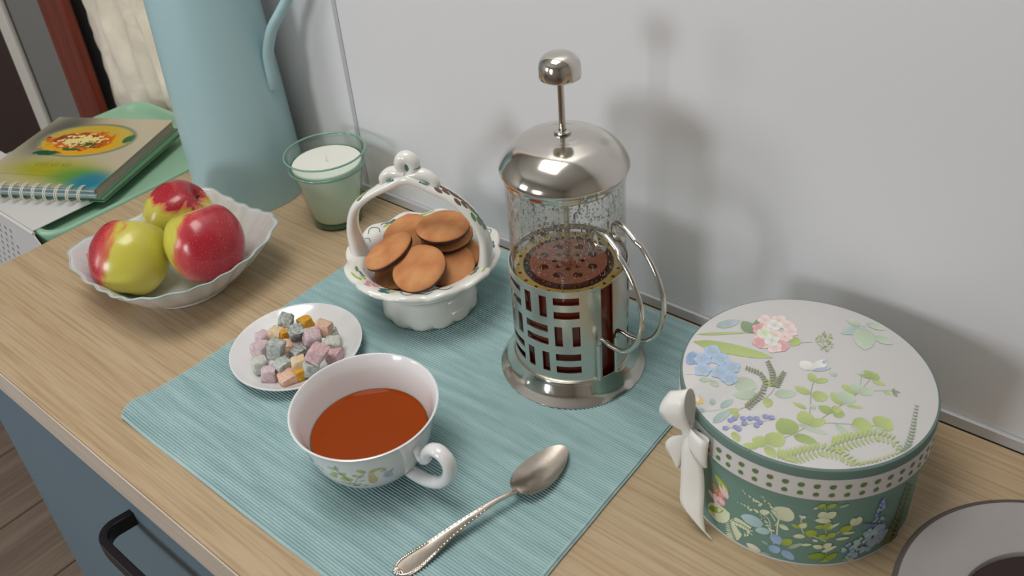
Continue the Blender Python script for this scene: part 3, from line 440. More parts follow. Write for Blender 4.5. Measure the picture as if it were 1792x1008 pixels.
SIDE=[('S','c',[-74.7,27.1,-75.0,36.8,-74.8,45.5],0.7),('S','c',[-76.1,36.0,-75.0,41.1],0.5),('S','c',[-76.2,40.9,-78.9,48.0],0.6),('S','c',[-63.1,33.8,-64.9,40.9,-65.3,49.3],0.5),('S','c',[-76.8,24.4,-79.1,40.2,-82.6,43.8],0.5),('S','b',[-75.5,16.4,-75.5,25.4],0.8),('S','l',[-51.3,7.3,-53.5,32.3,-54.8,52.6,-56.3,64.2],0.6),('S','c',[-53.0,29.8,-47.7,36.4],0.5),('S','c',[-53.2,27.4,-62.0,35.0],0.5),('a',-81.1,33.7,-92.3,31.2,0.55),('a',-77.9,28.9,-84.7,23.7,0.5),('c',-75.3,43.9,-70.9,57.7,0.85),('c',-74.4,38.8,-69.9,35.2,0.5),('b',-76.1,27.2,-73.2,17.4,0.65),('b',-77.1,8.3,-72.5,14.4,0.75),('b',-71.5,12.8,-65.7,4.3,0.5),('t',-77.6,14.2,-81.4,15.5,0.4),('t',-76.3,3.2,-81.0,2.7,0.35),('l',-71.5,18.5,-68.2,26.4,0.6),('s',-69.0,15.9,-63.1,23.9,0.25),('c',-63.1,22.6,-59.0,23.7,0.2),('c',-80.7,3.0,-88.2,6.0,0.5),('p',-81.5,4.6,-85.0,5.7,0.4),('c',-110.7,10.9,-97.8,27.2,0.55),('L',-110.9,14.1,-101.4,25.8,0.25),('p',-103.8,25.2,-108.3,35.0,0.5),('P',-103.0,28.0,-105.4,43.5,0.5),('e',-101.8,34.2,-109.5,45.3,0.35),('p',-99.9,39.9,-105.1,51.5,0.45),('l',-99.4,47.1,-108.6,55.3,0.35),('p',-101.0,31.8,-105.6,35.5,0.5),('p',-107.3,29.7,-111.8,34.1,0.5),('l',-65.1,39.2,-69.3,42.2,0.45),('l',-65.3,39.1,-62.9,46.7,0.6),('w',-65.6,51.3,-66.4,52.6,0.8),('w',-64.9,50.5,-63.3,52.1,0.6),('c',-62.3,31.9,-67.7,29.7,0.45),('l',-62.6,32.9,-57.4,38.2,0.7),('c',-83.6,44.0,-79.2,48.9,0.5),('c',-93.2,2.9,-90.7,14.0,0.14),('c',-93.2,2.9,-98.1,-2.9,0.14),('c',-93.7,4.3,-91.3,14.9,0.14),('c',-93.7,4.3,-98.4,-1.3,0.14),('c',-94.2,5.8,-91.9,15.8,0.14),('c',-94.2,5.8,-98.6,0.4,0.14),('c',-94.7,7.2,-92.5,16.7,0.14),('c',-94.7,7.2,-98.9,2.1,0.14),('c',-95.2,8.6,-93.1,17.5,0.14),('c',-95.2,8.6,-99.2,3.8,0.14),('c',-95.7,10.1,-93.3,18.2,0.14),('c',-95.7,10.1,-99.4,6.6,0.14),('c',-96.1,11.7,-93.8,19.3,0.14),('c',-96.1,11.7,-99.5,8.5,0.14),('c',-96.5,13.4,-94.4,20.5,0.14),('c',-96.5,13.4,-99.7,10.4,0.14),('c',-96.8,15.0,-94.9,21.6,0.14),('c',-96.8,15.0,-99.8,12.2,0.14),('c',-97.2,16.6,-95.4,22.6,0.14),('c',-97.2,16.6,-99.9,14.1,0.14),('c',-97.6,18.3,-96.0,23.7,0.14),('c',-97.6,18.3,-100.0,15.9,0.14),('c',-95.3,22.5,-94.9,17.8,0.4),('c',-95.3,22.5,-93.6,27.7,0.4),('c',-93.9,22.9,-93.6,18.5,0.4),('c',-93.9,22.9,-92.4,27.9,0.4),('c',-92.6,23.3,-92.3,19.0,0.4),('c',-92.6,23.3,-91.2,28.0,0.4),('c',-91.4,23.5,-91.4,19.1,0.4),('c',-91.4,23.5,-89.8,27.6,0.4),('c',-90.2,23.3,-90.2,19.1,0.4),('c',-90.2,23.3,-88.7,27.1,0.4),('c',-89.0,23.0,-89.0,19.0,0.4),('c',-89.0,23.0,-87.6,26.6,0.4),('c',-87.9,22.7,-87.8,18.9,0.4),('c',-87.9,22.7,-86.6,26.1,0.4),('c',-87.1,21.3,-88.0,17.6,0.4),('c',-87.1,21.3,-85.5,22.5,0.4),('c',-86.5,19.1,-87.9,17.6,0.4),('c',-86.5,19.1,-85.5,17.3,0.4),('c',-87.7,17.3,-88.6,19.0,0.4),('c',-87.7,17.3,-88.0,13.9,0.4),('c',-88.9,15.5,-89.8,17.0,0.4),('c',-88.9,15.5,-89.2,12.3,0.4),('c',-92.7,58.5,-92.3,59.2,0.8),('c',-92.7,58.1,-92.2,58.8,0.8),('c',-92.0,57.2,-91.5,58.1,0.8),('c',-91.4,55.9,-90.8,56.8,0.8),('c',-89.5,55.9,-88.9,56.9,0.8),('c',-89.0,55.1,-88.3,56.2,0.8),('c',-89.3,55.5,-88.6,56.7,0.8),('c',-87.3,54.9,-86.5,56.1,0.8),('c',-87.3,53.1,-86.4,54.5,0.8),('c',-86.3,53.2,-85.4,54.6,0.8),('c',-86.1,54.0,-85.1,55.5,0.8),('c',-85.2,53.7,-84.2,55.3,0.8),('c',-84.5,50.7,-83.4,52.3,0.8),('c',-84.0,52.7,-82.8,54.4,0.8),('c',-94.6,43.2,-94.2,43.9,0.8),('c',-92.8,44.0,-92.3,44.8,0.8),('c',-92.8,44.1,-92.2,45.0,0.8),('c',-91.0,44.4,-90.4,45.3,0.8),('c',-91.4,44.3,-90.8,45.4,0.8),('c',-90.9,43.9,-90.2,45.0,0.8),('c',-89.3,44.9,-88.6,46.1,0.8),('c',-89.5,43.0,-88.6,44.4,0.8),('c',-88.4,41.9,-87.5,43.3,0.8),('c',-87.9,43.1,-87.0,44.6,0.8),('c',-86.4,44.3,-85.4,45.9,0.8),('c',-85.4,44.3,-84.4,45.9,0.8),('c',-85.7,43.5,-84.6,45.3,0.8),('c',-85.3,43.2,-84.1,45.0,0.8),('c',-84.1,61.1,-83.8,61.6,0.8),('c',-82.9,61.8,-82.5,62.4,0.8),('c',-83.5,60.6,-83.0,61.3,0.8),('c',-82.7,60.0,-82.2,60.8,0.8),('c',-82.2,57.1,-81.6,58.0,0.8),('c',-81.9,58.4,-81.3,59.3,0.8),('c',-80.4,56.7,-79.7,57.7,0.8),('c',-79.8,56.2,-79.1,57.2,0.8),('c',-79.4,54.3,-78.6,55.5,0.8),('c',-79.0,52.9,-78.2,54.1,0.8),('c',-79.0,53.4,-78.1,54.7,0.8),('c',-78.7,49.9,-77.8,51.2,0.8),('c',-77.4,49.3,-76.4,50.7,0.8),('c',-77.6,48.5,-76.5,50.0,0.8),('c',-83.3,42.8,-83.0,43.3,0.8),('c',-82.9,42.0,-82.4,42.6,0.8),('c',-82.6,40.3,-82.1,41.0,0.8),('c',-82.6,38.1,-82.0,38.9,0.8),('c',-81.3,40.2,-80.8,41.1,0.8),('c',-80.7,36.5,-80.1,37.5,0.8),('c',-80.8,37.8,-80.1,38.8,0.8),('c',-80.0,36.6,-79.2,37.8,0.8),('c',-79.4,34.0,-78.5,35.2,0.8),('c',-80.1,33.4,-79.2,34.7,0.8),('c',-78.9,31.6,-77.9,33.0,0.8),('c',-78.2,29.5,-77.2,30.9,0.8),('c',-78.6,30.6,-77.5,32.1,0.8),('c',-77.2,30.1,-76.1,31.6,0.8),('c',-55.3,52.0,-57.5,58.5,0.85),('c',-55.1,52.0,-51.0,58.5,0.65),('c',-52.3,48.8,-59.7,49.8,0.38),('l',-54.8,43.7,-59.1,42.2,0.55),('l',-54.4,39.6,-52.5,47.2,0.75),('c',-53.5,40.7,-48.4,46.7,0.25),('l',-57.4,36.8,-62.6,35.1,0.62),('l',-53.0,33.5,-56.8,30.8,0.7),('l',-52.9,32.3,-49.1,36.0,0.65),('c',-56.5,27.4,-59.2,28.9,0.5),('c',-53.9,20.6,-58.6,22.4,0.55),('c',-53.7,20.6,-50.3,25.3,0.65),('c',-54.3,15.6,-47.5,22.2,0.25),('L',-52.0,12.4,-60.2,10.0,0.45),('L',-52.8,5.5,-46.6,13.9,0.4),('l',-54.3,5.1,-49.9,6.4,0.3),('l',-47.8,37.0,-41.7,41.5,0.62),('c',-46.4,34.6,-40.0,34.1,0.2),('c',-49.0,29.1,-42.3,29.4,0.26),('c',-40.3,41.1,-42.9,49.7,0.55),('c',-40.3,41.1,-39.4,50.2,0.6),('l',-59.3,62.2,-56.2,66.7,0.5),('l',-55.4,62.5,-51.3,66.6,0.5),('s',-50.2,62.7,-45.6,65.2,0.3),('c',-61.0,60.7,-59.1,62.8,0.4),('c',-65.3,40.0,-63.0,45.5,0.6),('c',-64.7,30.5,-62.6,32.4,0.5),('c',-64.1,22.1,-59.0,24.0,0.3),('w',-66.0,50.5,-63.4,52.5,0.6),('q',-28.3,27.8,-28.3,32.6,0.75),('a',-29.4,10.4,-30.7,14.6,0.75),('a',-27.7,21.2,-25.4,21.5,0.75),('a',-43.4,17.8,-45.3,18.3,0.75),('b',-33.6,25.8,-33.8,29.7,0.75),('b',-27.6,28.8,-25.2,24.9,0.75),('a',-35.3,25.6,-37.0,23.2,0.75),('a',-27.6,24.6,-26.1,24.8,0.75),('q',-33.6,18.4,-33.8,23.5,0.75),('a',-29.1,12.0,-26.9,11.9,0.75),('q',-33.7,11.9,-32.7,13.5,0.75),('q',-30.8,27.9,-30.3,22.4,0.75),('a',-31.4,29.9,-33.5,32.5,0.75),('a',-25.6,18.8,-28.3,21.9,0.75),('q',-28.7,26.6,-25.8,24.3,0.75),('a',-30.1,19.0,-28.4,19.5,0.75),('a',-25.6,19.3,-28.9,22.5,0.75),('a',-31.6,20.3,-31.7,23.7,0.75),('b',-23.0,23.7,-25.5,28.7,0.75),('a',-36.3,6.3,-38.2,9.4,0.75),('q',-26.6,11.6,-28.2,15.6,0.75),('b',-38.0,18.6,-36.9,20.2,0.75),('q',-40.1,2.9,-39.8,7.6,0.75),('q',-38.3,11.3,-40.4,14.4,0.75),('q',-24.0,10.3,-25.7,14.7,0.75),('a',-29.9,14.1,-28.1,14.2,0.75),('a',-27.9,30.4,-26.9,25.4,0.75),('a',-40.6,18.9,-38.4,17.8,0.75),('b',-29.5,10.1,-31.3,10.2,0.75),('b',-43.3,13.5,-44.4,18.0,0.75),('b',-28.7,25.9,-26.2,23.0,0.75),('b',-40.0,4.7,-37.9,6.2,0.75),('a',-22.9,12.6,-26.0,15.3,0.75),('a',-23.6,19.5,-22.9,15.4,0.75),('b',-41.7,19.3,-43.5,22.0,0.75),('q',-28.5,9.5,-30.7,12.0,0.75),('a',-31.8,30.3,-28.9,25.3,0.75),('q',-39.5,4.2,-38.4,5.9,0.75),('q',-28.7,17.8,-26.9,19.8,0.75),('b',-29.7,14.4,-32.5,18.2,0.75),('a',-35.9,22.9,-37.8,24.2,0.75),('a',-37.0,9.0,-38.2,7.4,0.75),('q',-26.2,26.2,-28.1,26.1,0.75),('q',-36.7,11.3,-36.6,14.9,0.75),('b',-38.4,11.3,-37.5,5.7,0.75),('a',-41.0,4.6,-39.7,6.8,0.75),('a',-22.8,20.0,-19.5,18.4,0.75),('a',-39.1,25.3,-37.8,20.7,0.75),('a',-27.5,10.2,-29.3,14.8,0.75),('b',-34.6,31.9,-34.2,27.1,0.75),('q',-34.4,11.2,-35.2,7.8,0.75),('q',-21.0,11.3,-23.7,18.6,0.75),('q',-30.6,21.8,-31.9,18.5,0.75),('q',-42.2,20.1,-41.6,23.6,0.75),('q',-40.1,7.9,-41.8,11.0,0.75),('b',-32.5,27.0,-31.6,31.1,0.75),('q',-29.5,32.6,-29.3,29.1,0.75),('q',-21.1,11.2,-22.3,15.4,0.75),('a',-34.1,8.2,-33.6,12.2,0.75),('a',-26.0,22.8,-24.2,17.6,0.75),('a',-21.2,20.5,-21.5,16.0,0.75),('q',-27.0,20.9,-25.3,15.6,0.75),('a',-33.9,22.5,-34.7,18.4,0.75),('q',-20.3,12.2,-20.9,17.0,0.75),('a',-38.1,17.3,-37.9,14.1,0.75),('q',-28.8,20.5,-29.3,16.7,0.75),('q',-30.1,19.8,-29.5,13.9,0.75),('a',-25.0,24.0,-25.7,22.0,0.75),('q',-33.1,25.2,-34.8,26.8,0.75),('q',-37.1,4.6,-39.0,7.3,0.75),('q',-28.9,34.0,-26.9,27.8,0.75),('b',-26.4,18.6,-26.0,13.5,0.75),('a',-36.6,17.6,-39.0,22.4,0.75),('q',-27.0,31.6,-23.9,27.1,0.75),('a',-24.4,22.4,-20.5,16.5,0.75),('q',-29.7,21.1,-26.8,15.5,0.75),('a',-26.8,23.4,-29.5,25.6,0.75),('q',-34.5,10.3,-34.9,15.7,0.75),('q',-39.7,18.1,-40.6,15.7,0.75),('q',-21.4,17.7,-24.2,21.5,0.75),('q',-27.4,29.8,-25.1,28.0,0.75),('a',-43.6,14.9,-44.5,18.7,0.75),('a',-24.1,24.5,-24.4,21.9,0.75),('q',-36.5,7.7,-37.5,4.6,0.75),('a',-36.7,24.1,-36.7,27.0,0.75),('q',-40.9,19.2,-38.7,16.6,0.75),('b',-31.6,12.4,-30.1,7.2,0.75),('a',-38.7,16.9,-39.8,20.0,0.75),('q',-33.8,14.0,-32.0,11.7,0.75),('a',-31.8,24.3,-34.4,27.4,0.75),('b',-39.3,15.7,-41.5,18.1,0.75),('b',-24.7,26.0,-27.2,29.3,0.75),('q',-38.3,12.4,-40.8,13.5,0.75),('b',-41.2,12.5,-40.0,9.0,0.75),('q',-28.8,18.6,-28.4,21.1,0.75),('q',-31.4,47.2,-29.4,46.7,0.8),('k',-29.8,50.2,-28.5,49.8,0.8),('q',-30.5,42.0,-28.7,41.5,0.8),('q',-27.7,48.9,-26.4,48.4,0.8),('q',-28.8,56.0,-27.6,55.7,0.8),('k',-28.6,61.4,-27.4,61.0,0.8),('q',-31.4,45.1,-30.0,44.8,0.8),('v',-31.0,44.0,-28.8,43.5,0.8),('q',-31.9,40.0,-30.7,39.7,0.8),('q',-28.7,49.9,-27.4,49.5,0.8),('v',-28.5,45.9,-26.7,45.3,0.8),('q',-31.1,47.4,-29.5,47.1,0.8),('q',-26.6,38.4,-24.7,37.6,0.8),('v',-30.8,47.9,-29.0,47.4,0.8),('q',-30.9,49.6,-29.7,49.3,0.8),('q',-29.2,49.7,-27.7,49.2,0.8),('k',-31.2,40.4,-29.7,40.0,0.8),('k',-28.3,56.6,-26.9,56.1,0.8),('q',-28.6,37.3,-27.3,36.9,0.8),('k',-28.6,56.5,-26.8,55.9,0.8),('q',-31.0,40.7,-29.7,40.4,0.8),('q',-28.1,40.8,-26.3,40.2,0.8),('v',-27.5,55.4,-26.1,54.9,0.8),('q',-27.5,39.9,-25.8,39.3,0.8),('v',-30.1,59.9,-27.9,59.3,0.8),('q',-31.1,51.8,-28.9,51.3,0.8),('k',-29.8,58.5,-27.6,57.8,0.8),('k',-28.7,53.4,-26.4,52.6,0.8),('v',-30.3,57.1,-28.3,56.6,0.8),('q',-29.0,58.8,-27.4,58.3,0.8),('q',-28.1,51.7,-26.2,51.0,0.8),('v',-29.5,55.1,-27.6,54.6,0.8),('q',-30.2,55.6,-28.6,55.2,0.8),('v',-27.2,49.4,-25.4,48.8,0.8),('v',-37.3,40.4,-36.0,40.8,0.8),('v',-36.4,40.0,-35.1,40.0,0.8),('v',-35.6,40.2,-34.2,39.2,0.8),('v',-34.7,39.4,-33.3,38.2,0.8),('v',-33.7,37.5,-32.3,36.9,0.8),('v',-32.7,36.5,-31.4,37.2,0.8),('v',-31.8,36.3,-30.3,35.2,0.8),('v',-30.9,36.2,-29.3,34.3,0.8),('o',-15.4,11.8,-8.9,3.6,0.16),('o',-15.4,11.8,-19.7,21.7,0.16),('o',-14.5,15.8,-8.1,7.4,0.16),('o',-14.5,15.8,-18.8,25.4,0.16),('o',-13.6,19.7,-7.1,11.2,0.16),('o',-13.6,19.7,-17.8,29.1,0.16),('o',-12.7,23.5,-6.2,14.9,0.16),('o',-12.7,23.5,-16.9,32.7,0.16),('o',-12.1,27.7,-6.0,20.3,0.16),('o',-12.1,27.7,-16.4,36.6,0.16),('o',-11.7,32.4,-5.8,25.3,0.16),('o',-11.7,32.4,-16.0,40.9,0.16),('o',-11.4,37.0,-5.7,30.2,0.16),('o',-11.4,37.0,-15.5,45.2,0.16),('o',-11.0,41.6,-5.6,35.1,0.16),('o',-11.0,41.6,-14.9,49.4,0.16),('o',-10.7,46.2,-5.5,39.9,0.16),('o',-10.7,46.2,-14.4,53.6,0.16),('o',-10.2,50.5,-5.2,44.5,0.16),('o',-10.2,50.5,-13.8,57.6,0.16),('o',-9.7,54.8,-5.0,49.0,0.16),('o',-9.7,54.8,-13.2,61.5,0.16),('o',-17.7,3.1,-10.3,-7.0,0.3),('o',-17.7,3.1,-22.0,14.3,0.3),('o',-17.1,4.6,-9.5,-5.9,0.3),('o',-17.1,4.6,-21.5,15.9,0.3),('o',-16.5,6.0,-8.6,-4.9,0.3),('o',-16.5,6.0,-21.0,17.6,0.3),('o',-15.9,7.5,-7.7,-4.0,0.3),('o',-15.9,7.5,-20.5,19.2,0.3),('s',-43.3,5.0,-41.8,5.0,0.7),('s',-39.2,2.7,-37.5,2.4,0.7),('s',-39.6,4.3,-37.9,4.0,0.7),('s',-41.7,5.3,-40.1,5.2,0.7),('s',-39.4,4.9,-37.7,4.6,0.7),('s',-40.6,3.8,-39.0,3.5,0.7),('s',-42.7,7.7,-41.1,7.6,0.7),('s',-43.7,5.4,-42.2,5.3,0.7),('s',-40.7,5.1,-39.1,4.9,0.7),('s',-43.0,8.6,-41.4,8.5,0.7),('s',-41.4,4.4,-39.8,4.2,0.7),('s',-42.3,7.1,-40.7,7.0,0.7),('s',-41.7,4.7,-40.1,4.6,0.7),('s',-43.3,5.2,-41.7,5.2,0.7)]
CUPD=[('l',-45.3,46.3,-52.3,50.3,0.5),('l',-52.7,41.5,-57.8,43.1,0.6),('s',-53.0,39.9,-47.2,41.3,0.6),('l',-58.7,36.6,-70.8,35.5,0.5),('l',-64.0,35.7,-57.7,36.4,0.6),('l',-72.0,38.3,-81.9,36.1,0.5),('l',-69.7,42.2,-76.4,42.2,0.5),('l',-69.2,42.4,-61.2,45.1,0.4),('s',-69.7,48.6,-77.9,50.2,0.45),('s',-69.4,48.7,-67.3,55.3,0.5),('l',-63.0,40.4,-66.9,42.9,0.5),('l',-61.2,28.2,-72.5,30.0,0.25),('l',-59.1,27.8,-51.2,29.5,0.3),('s',-54.2,33.4,-47.4,35.1,0.2),('g',-62.4,26.4,-54.0,25.6,0.2),('l',-52.4,25.5,-45.7,26.1,0.3),('k',-97.1,45.7,-109.8,43.7,0.6),('q',-100.6,42.6,-102.1,47.0,0.5),('s',-85.3,40.3,-90.6,40.6,0.5),('s',-91.0,41.5,-95.2,41.0,0.5),('q',-27.5,35.3,-23.3,31.1,0.7),('q',-27.5,35.3,-28.8,30.7,0.7),('q',-27.5,35.3,-32.4,36.4,0.7),('q',-27.5,35.3,-29.3,40.6,0.7),('q',-27.5,35.3,-23.6,37.2,0.7),('k',-26.4,36.9,-22.0,42.1,0.3),('y',-39.9,27.8,-36.3,34.8,0.1),('y',-39.9,27.8,-45.6,31.4,0.1),('y',-40.2,29.4,-36.8,36.0,0.1),('y',-40.2,29.4,-45.6,32.8,0.1),('y',-40.5,31.0,-37.3,37.3,0.1),('y',-40.5,31.0,-45.6,34.2,0.1),('y',-40.8,32.6,-37.8,38.5,0.1),('y',-40.8,32.6,-45.6,35.5,0.1),('y',-41.1,34.2,-37.7,39.2,0.1),('y',-41.1,34.2,-45.2,37.8,0.1),('y',-41.2,35.8,-37.9,40.3,0.1),('y',-41.2,35.8,-44.9,39.3,0.1),('y',-41.2,37.4,-38.2,41.6,0.1),('y',-41.2,37.4,-44.7,40.7,0.1),('y',-41.3,39.1,-38.5,42.9,0.1),('y',-41.3,39.1,-44.5,42.1,0.1),('y',-41.4,40.7,-38.8,44.2,0.1),('y',-41.4,40.7,-44.3,43.4,0.1),('y',-41.5,42.3,-39.1,45.5,0.1),('y',-41.5,42.3,-44.1,44.8,0.1),('y',-41.5,43.9,-39.4,46.8,0.1),('y',-41.5,43.9,-43.9,46.2,0.1),('y',-41.6,45.4,-40.0,43.6,0.4),('y',-41.6,45.4,-41.4,48.0,0.4),('y',-40.0,46.2,-38.6,44.6,0.4),('y',-40.0,46.2,-39.9,48.8,0.4),('y',-38.5,47.1,-37.1,45.4,0.4),('y',-38.5,47.1,-38.4,49.6,0.4),('y',-36.9,47.5,-36.0,45.4,0.4),('y',-36.9,47.5,-36.2,49.6,0.4),('y',-35.2,47.5,-34.4,45.5,0.4),('y',-35.2,47.5,-34.6,49.6,0.4),('y',-33.6,47.6,-32.8,45.6,0.4),('y',-33.6,47.6,-32.9,49.5,0.4),('y',-31.9,47.4,-31.8,45.3,0.4),('y',-31.9,47.4,-30.8,48.6,0.4),('y',-30.5,46.2,-30.5,44.2,0.4),('y',-30.5,46.2,-29.2,47.1,0.4),('y',-29.0,44.9,-29.6,43.3,0.4),('y',-29.0,44.9,-27.6,45.1,0.4),('y',-29.8,43.5,-31.2,44.1,0.4),('y',-29.8,43.5,-29.3,41.7,0.4),('y',-31.2,42.8,-31.6,44.4,0.4),('y',-31.2,42.8,-31.9,41.4,0.4),('y',-32.8,43.2,-33.3,44.7,0.4),('y',-32.8,43.2,-33.5,41.9,0.4),('S','g',[-59.5,27.8,-53.2,38.8,-45.3,46.3],0.5),('S','g',[-59.1,27.8,-63.7,37.1,-68.7,46.8,-68.7,55.2],0.6)]
COL['O'] = (222, 122, 50)
CANDY=[(-0.2513, -0.2496, 0.028, 0.0135, 0.0125, 14, 14, 26, 'dark', 'charcoal-flecked grey jelly cube at the back of the plate'), (-0.2602, -0.2727, 0.019, 0.012, 0.0109, -7, -2, 4, 'mauve', 'small mauve jelly cube at the back left of the pile'), (-0.2504, -0.2635, 0.022, 0.0125, 0.0118, -8, 8, 21, 'cream', 'cream-yellow jelly cube next to the small mauve one'), (-0.2454, -0.2591, 0.018, 0.0125, 0.0169, -1, 8, 81, 'yellow', 'deep yellow jelly cube half hidden behind the tall grey one'), (-0.2248, -0.2576, 0.032, 0.0145, 0.0134, 15, -5, 61, 'dark', 'dark-spotted grey jelly cube on top of the pile, left of the mauve one'), (-0.2392, -0.236, 0.022, 0.0125, 0.0111, -7, 1, 79, 'yellow', 'yellow jelly cube at the back of the pile beside the orange-cream one'), (-0.2077, -0.238, 0.031, 0.015, 0.0147, -20, 8, 20, 'orange', 'large orange-cream jelly cube at the back right of the pile'), (-0.2072, -0.2533, 0.031, 0.0155, 0.0132, 18, 17, 64, 'mauve', 'large mauve jelly cube on top in the middle of the pile'), (-0.2476, -0.2858, 0.02, 0.014, 0.0128, -8, 0, 18, 'mauve', 'mauve jelly cube at the left edge of the pile'), (-0.219, -0.2857, 0.034, 0.0135, 0.0182, -8, 14, 28, 'grey', 'tall grey-white jelly cube tilted on top at the left'), (-0.2323, -0.2986, 0.018, 0.0135, 0.0124, -6, 3, 72, 'pale', 'pale grey-green jelly cube at the front left of the pile'), (-0.2158, -0.3014, 0.017, 0.014, 0.0136, -4, -3, 46, 'mauve', 'mauve-pink jelly cube at the very front left'), (-0.2068, -0.2907, 0.024, 0.0135, 0.0115, 0, -4, 84, 'grey', 'grey jelly cube behind the front orange one'), (-0.2081, -0.2712, 0.023, 0.0135, 0.0122, -7, 6, 86, 'dark', 'nearly black rounded jelly cube in the middle of the pile'), (-0.1822, -0.2673, 0.034, 0.016, 0.0149, -5, 20, 22, 'pink', 'rosy pink jelly cube on top at the right'), (-0.1912, -0.2418, 0.022, 0.0145, 0.0138, 4, 3, 42, 'pale', 'pale grey jelly cube at the right edge of the pile'), (-0.2053, -0.2322, 0.019, 0.013, 0.0113, -5, 2, 62, 'grey', 'grey jelly cube behind the pale one at the right edge'), (-0.1849, -0.2481, 0.017, 0.0135, 0.0131, 2, -2, 17, 'pink', 'dusty pink jelly cube touching the teacup side of the pile'), (-0.1977, -0.2804, 0.023, 0.0125, 0.0113, -2, 5, 64, 'cream', 'cream-yellow jelly cube in front of the black one'), (-0.1874, -0.275, 0.02, 0.0135, 0.0135, 2, 7, 65, 'grey', 'grey-white jelly cube half behind the teacup rim'), (-0.1967, -0.2946, 0.016, 0.0145, 0.0139, 5, -6, 76, 'orange', 'orange jelly cube at the very front of the plate'), (-0.1938, -0.2845, 0.016, 0.013, 0.012, -2, 1, 86, 'yellow', 'amber jelly cube between the front orange one and the teacup'), (-0.2298, -0.2666, 0.018, 0.013, 0.0111, -3, -2, 38, 'orange', 'orange jelly cube buried in the middle of the pile'), (-0.2203, -0.2588, 0.018, 0.013, 0.0129, 2, 7, 29, 'mauve', 'mauve jelly cube buried under the big mauve one')]
COOKIES=[((-0.1474, -0.1606, 0.0801), (0.0848, -0.381, 0.9207), 0.0262, 'round cookie leaning at the front of the basket'), ((-0.1903, -0.1592, 0.083), (-0.3374, -0.2521, 0.907), 0.0262, 'cookie tilted to the left over the basket rim'), ((-0.2085, -0.1161, 0.0709), (0.0249, -0.35, 0.9025), 0.0262, 'cookie at the back left of the basket'), ((-0.1596, -0.1103, 0.0955), (0.013, -0.03, 0.9998), 0.0262, 'topmost cookie lying flat at the back of the pile'), ((-0.1399, -0.1288, 0.0676), (0.1609, -0.2356, 0.9584), 0.0262, 'cookie at the right, half under the front one'), ((-0.162, -0.1045, 0.081), (0.02, -0.05, 0.99), 0.0262, 'cookie directly under the topmost one, showing only its right edge'), ((-0.148, -0.112, 0.066), (0.16, -0.2, 0.96), 0.0262, 'cookie wedged between the right one and the handle'), ((-0.187, -0.15, 0.0545), (0.0, -0.1, 0.99), 0.0262, 'cookie at the bottom of the basket in the dark gap')]
COL.update({'K':(64,104,106),'n':(92,72,58)})
# ------------------------------------------------------------------ materials
M = {}
M['wall'] = mat('wall_white_laminate', rgb(200, 199, 200, .76), 0.32, var=0.015, scale=6)
M['room_wall'] = mat('room_wall_paint', rgb(196, 189, 180), 0.9)
M['ceiling'] = mat('ceiling_paint', rgb(222, 220, 216), 0.9)
M['alu'] = mat('aluminium_trim', rgb(196, 196, 198), 0.4, metal=0.15)
M['grey_wall'] = mat('grey_plaster', rgb(118, 116, 112), 0.85, var=0.05, scale=20)
M['frame_white'] = mat('white_painted_frame', rgb(205, 200, 190), 0.5)
M['red_wood'] = wood_mat('red_brown_wood', rgb(96, 30, 14), rgb(128, 46, 22), rgb(60, 18, 10), axis=2, rough=0.4)
M['dark_wood'] = mat('dark_brown_wood', rgb(44, 22, 16), 0.6, var=0.2, scale=12)
M['counter'] = wood_mat('pale_oak_laminate', rgb(187, 161, 126), rgb(199, 177, 144), rgb(150, 119, 87), axis=0, rough=0.42)
M['edge'] = wood_mat('pale_edge_band', rgb(206, 190, 172), rgb(216, 202, 186), rgb(186, 168, 150), axis=0, rough=0.45)
M['floor'] = wood_mat('grey_brown_floor', rgb(124, 108, 94), rgb(148, 130, 114), rgb(100, 84, 74), axis=1, rough=0.55, sc=0.5)
M['grout'] = mat('dark_joint', rgb(56, 46, 40), 0.9)
M['cabinet'] = mat('blue_grey_lacquer', rgb(106, 127, 140), 0.5, var=0.03, scale=300)
M['black'] = mat('matt_black_metal', rgb(22, 18, 22), 0.38)
M['ceramic'] = mat('white_glazed_ceramic', rgb(236, 236, 236), 0.16, coat=0.5)
M['ceramic_warm'] = mat('cream_glazed_ceramic', rgb(238, 236, 228), 0.14, coat=0.6, var=0.02, scale=60)
M['steel'] = mat('brushed_steel', rgb(214, 210, 202), 0.13, metal=1.0, var=0.05, scale=80)
M['steel_soft'] = mat('satin_steel', rgb(214, 212, 204), 0.34, metal=1.0, var=0.06, scale=120)
M['silver'] = mat('tarnished_silver', rgb(206, 196, 184), 0.26, metal=1.0, var=0.2, scale=90, bump=0.08)
M['teal_glaze'] = mat('teal_glaze_paint', rgb(58, 128, 118), 0.25, coat=0.4)

# ------------------------------------------------------------------ the setting
# floor: slab plus the planks in view
st = struct(MB().box(-2.4, -2.6, -0.90, 1.8, 0.12, -0.855).build('floor', M['grout'], sharp=None))
pl_me = None
for i in range(21):
    x0 = -2.441 + 0.2 * i + 0.002
    if pl_me is None:
        p = MB().box(0, -2.6, -0.855, 0.196, 0.10, -0.85).build('plank', M['floor'], st, sharp=None, bevel=0.0012)
        pl_me = p.data
    else:
        p = bpy.data.objects.new('plank', pl_me)
        COLL.objects.link(p)
        p.parent = st
    p.location = (x0, (0.0 if i % 2 else 0.0), 0)

